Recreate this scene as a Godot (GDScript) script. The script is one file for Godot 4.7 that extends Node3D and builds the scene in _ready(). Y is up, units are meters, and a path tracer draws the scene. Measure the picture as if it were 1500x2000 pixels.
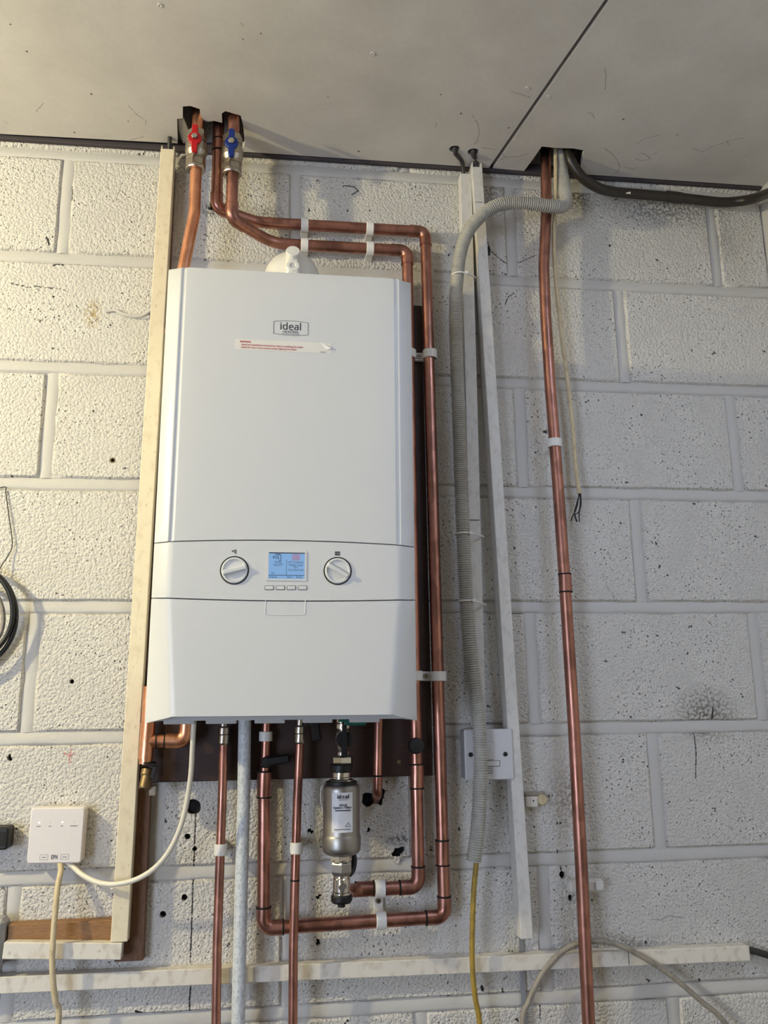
extends Node3D
# A wall-hung boiler on a painted block wall in a garage. Metres, y up, the block faces at z = 0.

const CEIL := 2.47
const RIGHT := 1.468
const SANS := "Droid Sans"

var M := {}
var taken := {}
var rng := RandomNumberGenerator.new()
var fonts := {}

# ---------------------------------------------------------------- mesh helpers
func begin() -> SurfaceTool:
	var st := SurfaceTool.new()
	st.begin(Mesh.PRIMITIVE_TRIANGLES)
	st.set_smooth_group(-1)
	return st

func tri(st: SurfaceTool, a: Vector3, b: Vector3, c: Vector3) -> void:   # counter-clockwise seen from outside
	st.add_vertex(a); st.add_vertex(c); st.add_vertex(b)

func quad(st: SurfaceTool, a: Vector3, b: Vector3, c: Vector3, d: Vector3) -> void:
	tri(st, a, b, c); tri(st, a, c, d)

func commit(st: SurfaceTool, called: String, mat: Material, parent: Node = null) -> MeshInstance3D:
	st.generate_normals()
	var o := MeshInstance3D.new()
	o.mesh = st.commit()
	o.material_override = mat
	return put(o, called, parent)

func put(o: Node3D, called: String, parent: Node = null) -> Node3D:
	var p: Node = parent if parent else self
	if p == self:
		called = numbered(called)
	o.name = called
	p.add_child(o, true)
	return o

func numbered(called: String) -> String:
	var n: int = taken.get(called, 0)
	taken[called] = n + 1
	return called if n == 0 else "%s_%03d" % [called, n]

func thing(called: String, label: String, category: String, at := Vector3.ZERO, group := "") -> Node3D:
	var o := Node3D.new()
	put(o, called)
	o.position = at
	tag(o, label, category, group)
	return o

func tag(o: Node3D, label: String, category: String, group := "") -> void:
	o.set_meta("label", label)
	o.set_meta("category", category)
	if group != "":
		o.set_meta("group", group)

func structure(o: Node3D, label := "", category := "") -> Node3D:
	o.set_meta("kind", "structure")
	if label != "":
		o.set_meta("label", label)
		o.set_meta("category", category)
	return o

# chamfered box, centred at c, with half-size h, turned by b
func box(st: SurfaceTool, c: Vector3, h: Vector3, ch := 0.0, b := Basis.IDENTITY) -> void:
	st.set_smooth_group(-1)
	ch = minf(ch, minf(h.x, minf(h.y, h.z)) * 0.95)
	var e := h - Vector3(ch, ch, ch)
	for ax in 3:
		for s in [-1.0, 1.0]:
			var n := Vector3.ZERO; n[ax] = s
			var u := Vector3.ZERO; u[(ax + 1) % 3] = 1.0
			var v := Vector3.ZERO; v[(ax + 2) % 3] = s
			var cc := n * h
			var eu := u * e
			var ev := v * e
			quad(st, c + b * (cc - eu - ev), c + b * (cc + eu - ev), c + b * (cc + eu + ev), c + b * (cc - eu + ev))
	if ch <= 0.0:
		return
	for ax in 3:
		var i := (ax + 1) % 3
		var j := (ax + 2) % 3
		for si in [-1.0, 1.0]:
			for sj in [-1.0, 1.0]:
				var p := Vector3.ZERO
				p[ax] = e[ax]
				var lo := Vector3.ZERO; lo[i] = si * h[i]; lo[j] = sj * e[j]
				var hi := Vector3.ZERO; hi[i] = si * e[i]; hi[j] = sj * h[j]
				if si * sj > 0:
					quad(st, c + b * (lo - p), c + b * (hi - p), c + b * (hi + p), c + b * (lo + p))
				else:
					quad(st, c + b * (hi - p), c + b * (lo - p), c + b * (lo + p), c + b * (hi + p))
	for sx in [-1.0, 1.0]:
		for sy in [-1.0, 1.0]:
			for sz in [-1.0, 1.0]:
				var s := Vector3(sx, sy, sz)
				var pa := s * Vector3(h.x, e.y, e.z)
				var pb := s * Vector3(e.x, h.y, e.z)
				var pc := s * Vector3(e.x, e.y, h.z)
				if sx * sy * sz > 0:
					tri(st, c + b * pa, c + b * pb, c + b * pc)
				else:
					tri(st, c + b * pa, c + b * pc, c + b * pb)

func boxed(called: String, c: Vector3, h: Vector3, mat: Material, parent: Node = null, ch := 0.001, b := Basis.IDENTITY) -> MeshInstance3D:
	var st := begin()
	box(st, c, h, ch, b)
	return commit(st, called, mat, parent)

# points along a polyline whose corners are rounded with radius f
func rounded(pts: Array, f0: float, steps := 8, wide := 0.0, tight := []) -> Array:
	var out := [pts[0]]
	for i in range(1, pts.size() - 1):
		var f := wide if wide > 0.0 and not i in tight else f0
		var p: Vector3 = pts[i]
		var a: Vector3 = (pts[i - 1] - p)
		var c: Vector3 = (pts[i + 1] - p)
		var la := a.length()
		var lc := c.length()
		a = a / la
		c = c / lc
		var ang := a.angle_to(c)
		if ang > PI - 0.02:
			out.append(p)
			continue
		var d := minf(f / tan(ang / 2.0), minf(la, lc) * 0.49)
		var r := d * tan(ang / 2.0)
		var mid := (a + c).normalized()
		var o := p + mid * (r / sin(ang / 2.0))
		var s := p + a * d - o
		var e := p + c * d - o
		var n := maxi(2, int(steps * (PI - ang) / 1.2))
		for k in n + 1:
			out.append(o + s.slerp(e, float(k) / n))
	out.append(pts[-1])
	return out

# a smooth line through points, about one point every `step`
func smooth(pts: Array, step := 0.012) -> Array:
	var cv := Curve3D.new()
	cv.bake_interval = step
	for i in pts.size():
		var a: Vector3 = pts[maxi(i - 1, 0)]
		var b: Vector3 = pts[mini(i + 1, pts.size() - 1)]
		var t := (b - a) / 6.0
		cv.add_point(pts[i], -t, t)
	return Array(cv.get_baked_points())

# a round tube along points; flat > 0 squeezes it; radii gives a radius per point
func sweep(st: SurfaceTool, pts: Array, r: float, sides := 16, caps := true, radii := PackedFloat32Array()) -> void:
	var n := pts.size()
	var t0: Vector3 = (pts[1] - pts[0]).normalized()
	var u := t0.cross(Vector3(0.31, 0.2, 0.93)).normalized()
	var rings := []
	var tl := t0
	for i in n:
		var t: Vector3 = ((pts[mini(i + 1, n - 1)] - pts[i]).normalized() + (pts[i] - pts[maxi(i - 1, 0)]).normalized()).normalized()
		u = (Quaternion(tl, t) * u) if tl.dot(t) > -0.99 and not tl.is_equal_approx(t) else u
		u = (u - t * u.dot(t)).normalized()
		tl = t
		var v := t.cross(u)
		var rr := radii[i] if radii.size() else r
		var ring := PackedVector3Array()
		for k in sides:
			var a := TAU * k / sides
			ring.append(pts[i] + (u * cos(a) + v * sin(a)) * rr)
		rings.append(ring)
	st.set_smooth_group(0)
	for i in n - 1:
		var A: PackedVector3Array = rings[i]
		var B: PackedVector3Array = rings[i + 1]
		for k in sides:
			var l := (k + 1) % sides
			quad(st, A[k], A[l], B[l], B[k])
	if caps:
		st.set_smooth_group(-1)
		for k in sides:
			var l := (k + 1) % sides
			tri(st, pts[0], rings[0][l], rings[0][k])
			tri(st, pts[n - 1], rings[n - 1][k], rings[n - 1][l])

# turned shape: profile of (radius, distance along axis), from bottom to top
func lathe(st: SurfaceTool, prof: Array, at: Vector3, axis := Vector3.UP, sides := 28, soft := false, turn := 0.0) -> void:
	var w := axis.normalized()
	var u := w.cross(Vector3.BACK if absf(w.z) < 0.9 else Vector3.UP).normalized()
	var v := w.cross(u)
	for i in prof.size() - 1:
		st.set_smooth_group(0 if soft else i + 1)
		if sides <= 8:
			st.set_smooth_group(-1)
		var a: Vector2 = prof[i]
		var b: Vector2 = prof[i + 1]
		for k in sides:
			var x := TAU * k / sides + turn
			var y := TAU * (k + 1) / sides + turn
			var du := u * cos(x) + v * sin(x)
			var dv := u * cos(y) + v * sin(y)
			var p := at + w * a.y + du * a.x
			var q := at + w * a.y + dv * a.x
			var r := at + w * b.y + dv * b.x
			var s := at + w * b.y + du * b.x
			if a.x < 1e-6:
				tri(st, p, r, s)
			elif b.x < 1e-6:
				tri(st, p, q, r)
			else:
				quad(st, p, q, r, s)

func turned(called: String, prof: Array, at: Vector3, axis: Vector3, mat: Material, parent: Node = null, sides := 28, soft := false, turn := 0.0) -> MeshInstance3D:
	var st := begin()
	lathe(st, prof, at, axis, sides, soft, turn)
	return commit(st, called, mat, parent)

func tube(called: String, pts: Array, r: float, mat: Material, parent: Node = null, sides := 14) -> MeshInstance3D:
	var st := begin()
	sweep(st, pts, r, sides)
	return commit(st, called, mat, parent)

# prism: outline in the xy plane (counter-clockwise seen from +z), from z0 to z1, through xf; front edge chamfered
func prism(st: SurfaceTool, outline: PackedVector2Array, z0: float, z1: float, ch := 0.0, xf := Transform3D.IDENTITY) -> void:
	if Geometry2D.is_polygon_clockwise(outline):
		outline.reverse()
	var n := outline.size()
	var inner := outline
	if ch > 0.0:
		inner = PackedVector2Array()
		for i in n:
			var p := outline[i]
			var a := (p - outline[(i + n - 1) % n]).normalized()
			var b := (outline[(i + 1) % n] - p).normalized()
			var na := Vector2(-a.y, a.x)
			var nb := Vector2(-b.y, b.x)
			var m := (na + nb)
			inner.append(p + m / maxf(0.4, 1.0 + na.dot(nb)) * ch)
	st.set_smooth_group(-1)
	var z2 := z1 - ch
	for i in n:
		var j := (i + 1) % n
		var p := outline[i]
		var q := outline[j]
		quad(st, xf * Vector3(p.x, p.y, z0), xf * Vector3(q.x, q.y, z0), xf * Vector3(q.x, q.y, z2), xf * Vector3(p.x, p.y, z2))
		if ch > 0.0:
			quad(st, xf * Vector3(p.x, p.y, z2), xf * Vector3(q.x, q.y, z2), xf * Vector3(inner[j].x, inner[j].y, z1), xf * Vector3(inner[i].x, inner[i].y, z1))
	var ids := Geometry2D.triangulate_polygon(inner)
	for i in range(0, ids.size(), 3):
		var a := inner[ids[i]]
		var b := inner[ids[i + 1]]
		var c := inner[ids[i + 2]]
		if (b - a).cross(c - a) < 0:
			var s := b; b = c; c = s
		tri(st, xf * Vector3(a.x, a.y, z1), xf * Vector3(b.x, b.y, z1), xf * Vector3(c.x, c.y, z1))
	ids = Geometry2D.triangulate_polygon(outline)
	for i in range(0, ids.size(), 3):
		var a := outline[ids[i]]
		var b := outline[ids[i + 1]]
		var c := outline[ids[i + 2]]
		if (b - a).cross(c - a) > 0:
			var s := b; b = c; c = s
		tri(st, xf * Vector3(a.x, a.y, z0), xf * Vector3(b.x, b.y, z0), xf * Vector3(c.x, c.y, z0))

func round_rect(w: float, h: float, r: float, steps := 5, c := Vector2.ZERO) -> PackedVector2Array:
	var out := PackedVector2Array()
	for q in 4:
		var o := Vector2((w / 2 - r) * (1 if q == 0 or q == 3 else -1), (h / 2 - r) * (1 if q < 2 else -1))
		for k in steps + 1:
			out.append(c + o + Vector2.from_angle(PI / 2 * (q + float(k) / steps)) * r)
	return out

# a closed rounded-rectangle band (frame) of width t, standing proud
func band(st: SurfaceTool, w: float, h: float, r: float, t: float, z0: float, z1: float, xf: Transform3D) -> void:
	var a := round_rect(w, h, r)
	var b := round_rect(w - 2 * t, h - 2 * t, maxf(r - t, 0.0002))
	var n := a.size()
	st.set_smooth_group(-1)
	for i in n:
		var j := (i + 1) % n
		quad(st, xf * Vector3(a[i].x, a[i].y, z1), xf * Vector3(a[j].x, a[j].y, z1), xf * Vector3(b[j].x, b[j].y, z1), xf * Vector3(b[i].x, b[i].y, z1))
		quad(st, xf * Vector3(a[i].x, a[i].y, z0), xf * Vector3(a[j].x, a[j].y, z0), xf * Vector3(a[j].x, a[j].y, z1), xf * Vector3(a[i].x, a[i].y, z1))
		quad(st, xf * Vector3(b[j].x, b[j].y, z0), xf * Vector3(b[i].x, b[i].y, z0), xf * Vector3(b[i].x, b[i].y, z1), xf * Vector3(b[j].x, b[j].y, z1))

func words(text: String, height: float, at: Vector3, mat: Material, parent: Node, bold := false, width := 0.0, called := "lettering", thick := 0.0003) -> MeshInstance3D:
	var key := "bold" if bold else "plain"
	if not fonts.has(key):
		var f := SystemFont.new()
		f.font_names = PackedStringArray([SANS])
		f.font_weight = 700 if bold else 400
		fonts[key] = f
	var t := TextMesh.new()
	t.text = text
	t.font = fonts[key]
	t.font_size = 40
	t.pixel_size = height / 40.0
	t.curve_step = 1.0
	t.depth = thick
	t.horizontal_alignment = HORIZONTAL_ALIGNMENT_LEFT if width < 0.0 else HORIZONTAL_ALIGNMENT_CENTER
	var o := MeshInstance3D.new()
	o.mesh = t
	o.material_override = mat
	o.position = at
	if width != 0.0:
		var now := t.get_aabb().size.x
		if now > 0.0:
			o.scale = Vector3(absf(width) / now, 1, 1)
	put(o, called, parent)
	return o

# ---------------------------------------------------------------- materials
func paint(c: Color, rough := 0.5, metal := 0.0, spec := 0.5) -> StandardMaterial3D:
	var m := StandardMaterial3D.new()
	m.albedo_color = c
	m.roughness = rough
	m.metallic = metal
	m.metallic_specular = spec
	return m

func noise_tex(seed_: int, freq: float, ramp: Array, size := 512, type := FastNoiseLite.TYPE_SIMPLEX_SMOOTH, octaves := 4) -> ImageTexture:
	var f := FastNoiseLite.new()
	f.seed = seed_
	f.frequency = freq
	f.noise_type = type
	f.fractal_octaves = octaves
	var grey := f.get_seamless_image(size, size)
	var src := grey.get_data()
	var lut := PackedByteArray()
	for i in 256:
		var c: Color = ramp[-1][1]
		for k in ramp.size() - 1:
			if i / 255.0 <= ramp[k + 1][0]:
				c = (ramp[k][1] as Color).lerp(ramp[k + 1][1], clampf((i / 255.0 - ramp[k][0]) / (ramp[k + 1][0] - ramp[k][0]), 0, 1))
				break
		lut.append(int(c.r * 255)); lut.append(int(c.g * 255)); lut.append(int(c.b * 255))
	var dst := PackedByteArray()
	dst.resize(size * size * 3)
	for i in size * size:
		var k := src[i] * 3
		dst[i * 3] = lut[k]; dst[i * 3 + 1] = lut[k + 1]; dst[i * 3 + 2] = lut[k + 2]
	return ImageTexture.create_from_image(Image.create_from_data(size, size, false, Image.FORMAT_RGB8, dst))

func triplanar(m: StandardMaterial3D, scale: Vector3) -> StandardMaterial3D:
	m.uv1_triplanar = true
	m.uv1_world_triplanar = true
	m.uv1_scale = scale
	return m

func copper(seed_: int, light: Color, dark: Color, rough: float) -> StandardMaterial3D:
	var m := paint(Color.WHITE, 1.0, 1.0)
	m.albedo_texture = noise_tex(seed_, 0.012, [[0.0, dark], [0.42, dark.lerp(light, 0.55)], [0.55, light], [1.0, light.lerp(dark, 0.25)]], 512)
	m.roughness_texture = noise_tex(seed_ + 5, 0.02, [[0.0, Color(rough - 0.1, rough - 0.1, rough - 0.1)], [1.0, Color(rough + 0.14, rough + 0.14, rough + 0.14)]], 256)
	return triplanar(m, Vector3(3.2, 1.6, 3.2))

func dirty_white(seed_: int, base: Color, dirt: Color, amount: float) -> StandardMaterial3D:
	var m := paint(Color.WHITE, 0.45)
	m.albedo_texture = noise_tex(seed_, 0.02, [[0.0, dirt.lerp(base, 1.0 - amount)], [0.3, base.lerp(dirt, amount * 0.35)], [0.5, base], [0.86, base], [0.9, base.lerp(dirt, amount)], [1.0, dirt.lerp(base, 0.6)]], 512, FastNoiseLite.TYPE_SIMPLEX, 5)
	return triplanar(m, Vector3(4, 2.6, 4))

# the painted, pitted blockwork: colour and relief over x -0.25..1.55, y 0.72..2.52
const TX0 := -0.25
const TY1 := 2.52
const TW := 1.8
const TN := 2048

func cellular(seed_: int, freq: float, what: int) -> FastNoiseLite:
	var f := FastNoiseLite.new()
	f.seed = seed_
	f.noise_type = FastNoiseLite.TYPE_CELLULAR
	f.cellular_return_type = what
	f.cellular_jitter = 1.0
	f.frequency = freq
	f.fractal_type = FastNoiseLite.FRACTAL_NONE
	return f

func simplex(seed_: int, freq: float, oct: int) -> FastNoiseLite:
	var f := FastNoiseLite.new()
	f.seed = seed_
	f.noise_type = FastNoiseLite.TYPE_SIMPLEX
	f.frequency = freq
	f.fractal_octaves = oct
	return f

func stroke(im: Image, x0: float, y0: float, sx: float, pts: Array, c: Color, w: float, wob := 0.0, gaps := 0.0) -> void:
	# a line of wear drawn into a colour map; pts in metres on the surface
	for i in pts.size() - 1:
		var a: Vector2 = pts[i]
		var b: Vector2 = pts[i + 1]
		var n := int(a.distance_to(b) * sx / 0.6) + 1
		for k in n:
			if gaps > 0.0 and rng.randf() < gaps:
				continue
			var p := a.lerp(b, float(k) / n)
			var px := (p.x - x0) * sx + rng.randf_range(-wob, wob)
			var py := (y0 - p.y) * sx + rng.randf_range(-wob, wob)
			blot(im, px, py, w * rng.randf_range(0.6, 1.2), c)

func blot(im: Image, px: float, py: float, r: float, c: Color) -> void:
	for y in range(int(py - r - 1), int(py + r + 2)):
		for x in range(int(px - r - 1), int(px + r + 2)):
			if x < 0 or y < 0 or x >= im.get_width() or y >= im.get_height():
				continue
			var cover := clampf(r + 0.5 - Vector2(x - px, y - py).length(), 0, 1) * c.a
			if cover > 0.0:
				im.set_pixel(x, y, im.get_pixel(x, y).lerp(Color(c.r, c.g, c.b), cover))

func smear(im: Image, at: Vector2, rx: float, ry: float, c: Color, grain: FastNoiseLite) -> void:
	# a soft-edged grubby patch broken up by noise
	var s := TN / TW
	var px := (at.x - TX0) * s
	var py := (TY1 - at.y) * s
	for y in range(maxi(0, int(py - ry * s)), mini(TN, int(py + ry * s))):
		for x in range(maxi(0, int(px - rx * s)), mini(TN, int(px + rx * s))):
			var d := Vector2((x - px) / (rx * s), (y - py) / (ry * s)).length()
			if d < 1.0:
				var k := (1.0 - d) * c.a * clampf(0.5 + 1.3 * grain.get_noise_2d(x, y), 0, 1)
				im.set_pixel(x, y, im.get_pixel(x, y).lerp(Color(c.r, c.g, c.b), k))

func wall_maps() -> Array:
	var grain := cellular(11, 0.15, FastNoiseLite.RETURN_DISTANCE).get_image(TN, TN, false, false, true).get_data()
	var fine := simplex(12, 0.2, 3).get_image(TN, TN, false, false, true).get_data()
	var patch := simplex(13, 0.006, 4).get_image(TN, TN, false, false, true).get_data()
	var pit := cellular(14, 0.068, FastNoiseLite.RETURN_DISTANCE).get_image(TN, TN, false, false, true).get_data()
	var color := PackedByteArray()
	color.resize(TN * TN * 3)
	var relief := PackedByteArray()
	relief.resize(TN * TN)
	for i in TN * TN:
		var g := grain[i]
		var f := fine[i]
		var p := patch[i]
		var h := 205 - (g * 3) / 4 + (f - 128) / 2
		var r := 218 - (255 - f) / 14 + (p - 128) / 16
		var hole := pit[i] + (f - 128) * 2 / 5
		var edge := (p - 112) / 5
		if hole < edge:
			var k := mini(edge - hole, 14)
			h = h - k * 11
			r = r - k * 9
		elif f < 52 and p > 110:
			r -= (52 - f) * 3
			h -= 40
		h = clampi(h, 0, 255)
		r = clampi(r, 24, 255)
		relief[i] = h
		color[i * 3] = r
		color[i * 3 + 1] = r - 3
		color[i * 3 + 2] = r - 9
	var im := Image.create_from_data(TN, TN, false, Image.FORMAT_RGB8, color)
	var s := TN / TW
	var dark := Color(0.1, 0.1, 0.11, 0.9)
	var grub := simplex(15, 0.09, 4)
	# marker line down the wall, soot and rust marks, scratches, cracks
	stroke(im, TX0, TY1, s, [Vector2(0.2901, 1.1947), Vector2(0.2895, 1.1368), Vector2(0.2892, 1.0717), Vector2(0.2892, 0.9999), Vector2(0.2889, 0.9607)], dark, 1.1, 0.5, 0.35)
	stroke(im, TX0, TY1, s, [Vector2(0.2915, 0.9334), Vector2(0.2899, 0.9104), Vector2(0.2903, 0.8760)], dark, 1.2, 0.5, 0.3)
	stroke(im, TX0, TY1, s, [Vector2(0.0648, 1.3010), Vector2(0.0752, 1.2958), Vector2(0.0834, 1.3007)], Color(0.75, 0.35, 0.35, 0.5), 0.9, 0.3)
	stroke(im, TX0, TY1, s, [Vector2(0.0779, 1.3076), Vector2(0.0738, 1.2924), Vector2(0.0768, 1.2839)], Color(0.75, 0.35, 0.35, 0.45), 0.9, 0.3)
	smear(im, Vector2(1.2344, 1.3476), 0.075, 0.06, Color(0.25, 0.22, 0.18, 0.7), grub)
	stroke(im, TX0, TY1, s, [Vector2(1.1605, 1.3206), Vector2(1.1960, 1.3210), Vector2(1.2418, 1.3193), Vector2(1.3040, 1.3229)], Color(0.12, 0.11, 0.1, 0.8), 1.4, 0.7, 0.25)
	stroke(im, TX0, TY1, s, [Vector2(1.2481, 1.3616), Vector2(1.2432, 1.3333), Vector2(1.2395, 1.3165)], Color(0.14, 0.12, 0.1, 0.8), 1.3, 0.8, 0.2)
	stroke(im, TX0, TY1, s, [Vector2(1.2055, 1.3133), Vector2(1.2062, 1.2780), Vector2(1.2008, 1.2322)], dark, 0.9, 0.6, 0.45)
	stroke(im, TX0, TY1, s, [Vector2(1.0458, 1.6154), Vector2(1.0544, 1.5905), Vector2(1.0719, 1.5619)], Color(0.3, 0.3, 0.3, 0.35), 1.0, 2.2, 0.6)
	smear(im, Vector2(1.2451, 2.4104), 0.16, 0.05, Color(0.22, 0.22, 0.23, 0.65), grub)
	smear(im, Vector2(1.0398, 2.4310), 0.06, 0.05, Color(0.25, 0.24, 0.23, 0.8), grub)
	smear(im, Vector2(0.2891, 2.3457), 0.035, 0.022, Color(0.2, 0.2, 0.2, 0.95), grub)
	smear(im, Vector2(0.3910, 2.3409), 0.05, 0.03, Color(0.4, 0.38, 0.36, 0.55), grub)
	smear(im, Vector2(0.0647, 2.1116), 0.02, 0.035, Color(0.62, 0.52, 0.3, 0.9), grub)
	smear(im, Vector2(0.6429, 1.1420), 0.03, 0.012, Color(0.14, 0.14, 0.15, 0.7), grub)
	smear(im, Vector2(0.9542, 1.2024), 0.05, 0.08, Color(0.45, 0.38, 0.33, 0.6), grub)
	smear(im, Vector2(0.9609, 1.0036), 0.06, 0.06, Color(0.4, 0.39, 0.38, 0.35), grub)
	smear(im, Vector2(1.0047, 0.9557), 0.2, 0.018, Color(0.3, 0.3, 0.3, 0.5), grub)
	smear(im, Vector2(0.8605, 2.4308), 0.05, 0.1, Color(0.35, 0.32, 0.29, 0.5), grub)
	smear(im, Vector2(1.3673, 2.3422), 0.05, 0.06, Color(0.45, 0.42, 0.38, 0.5), grub)
	stroke(im, TX0, TY1, s, [Vector2(0.8450, 2.3170), Vector2(0.8526, 2.2882), Vector2(0.8810, 2.2643), Vector2(0.9077, 2.2542)], dark, 0.8, 0.5, 0.3)
	stroke(im, TX0, TY1, s, [Vector2(0.8487, 2.2996), Vector2(0.8489, 2.2787)], dark, 2.0, 0.7, 0.1)
	stroke(im, TX0, TY1, s, [Vector2(0.8816, 2.2782), Vector2(0.9138, 2.2661), Vector2(0.9476, 2.2843)], Color(0.2, 0.2, 0.2, 0.6), 0.9, 0.5, 0.3)
	stroke(im, TX0, TY1, s, [Vector2(0.5465, 2.4186), Vector2(0.5677, 2.4178), Vector2(0.5782, 2.4091), Vector2(0.5633, 2.3986)], dark, 1.0, 0.6, 0.2)
	stroke(im, TX0, TY1, s, [Vector2(0.8767, 2.1667), Vector2(0.8851, 2.1864), Vector2(0.8985, 2.1962)], dark, 0.8, 0.4, 0.3)
	stroke(im, TX0, TY1, s, [Vector2(1.0951, 0.9938), Vector2(1.1141, 0.9921), Vector2(1.1272, 0.9984), Vector2(1.1567, 0.9929)], Color(0.2, 0.2, 0.2, 0.6), 0.5, 0.4, 0.4)
	stroke(im, TX0, TY1, s, [Vector2(0.9280, 1.1156), Vector2(0.9308, 1.0983), Vector2(0.9336, 1.0810)], dark, 1.0, 0.4, 0.3)
	stroke(im, TX0, TY1, s, [Vector2(-0.0893, 2.1675), Vector2(-0.0751, 2.1640), Vector2(-0.0562, 2.1607), Vector2(-0.0423, 2.1635), Vector2(-0.0139, 2.1607), Vector2(0.0146, 2.1579)], dark, 1.2, 1.2, 0.75)
	stroke(im, TX0, TY1, s, [Vector2(-0.0151, 2.2056), Vector2(-0.0080, 2.2125), Vector2(0.0064, 2.2111)], dark, 1.8, 1.0, 0.55)
	stroke(im, TX0, TY1, s, [Vector2(-0.0248, 2.2505), Vector2(-0.0263, 2.2592), Vector2(-0.0309, 2.2698)], dark, 1.8, 1.2, 0.7)
	stroke(im, TX0, TY1, s, [Vector2(0.0065, 2.3890), Vector2(0.0116, 2.3702), Vector2(0.0109, 2.3499)], dark, 1.2, 1.2, 0.6)
	stroke(im, TX0, TY1, s, [Vector2(0.1337, 2.4635), Vector2(0.1401, 2.4559), Vector2(0.1456, 2.4668)], dark, 1.4, 2.0, 0.6)
	stroke(im, TX0, TY1, s, [Vector2(0.9672, 2.1790), Vector2(0.9668, 2.1505), Vector2(0.9641, 2.1222)], dark, 1.3, 1.5, 0.6)
	stroke(im, TX0, TY1, s, [Vector2(0.2047, 0.8920), Vector2(0.2129, 0.8892), Vector2(0.2211, 0.8873)], dark, 1.6, 1.2, 0.4)
	stroke(im, TX0, TY1, s, [Vector2(0.7811, 0.9011), Vector2(0.7835, 0.8929)], dark, 2.2, 1.2, 0.3)
	stroke(im, TX0, TY1, s, [Vector2(0.8169, 0.8952), Vector2(0.8209, 0.8830)], dark, 1.6, 1.2, 0.3)
	stroke(im, TX0, TY1, s, [Vector2(0.8847, 0.8878), Vector2(0.8815, 0.8438)], dark, 0.9, 0.5, 0.4)
	for k in 260:
		var c := Vector2(rng.randf_range(-0.15, 1.45), rng.randf_range(0.8, 2.44))
		var n := rng.randi_range(1, 3)
		for j in n:
			blot(im, (c.x - TX0) * s + rng.randf_range(-4, 4), (TY1 - c.y) * s + rng.randf_range(-3, 3), rng.randf_range(0.9, 2.3), Color(0.13, 0.13, 0.14, 0.85))
	return [ImageTexture.create_from_image(im), ImageTexture.create_from_image(Image.create_from_data(TN, TN, false, Image.FORMAT_L8, relief))]

func wall_uv(p: Vector3) -> Vector2:
	return Vector2((p.x - TX0) / TW, (TY1 - p.y) / TW)

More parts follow.
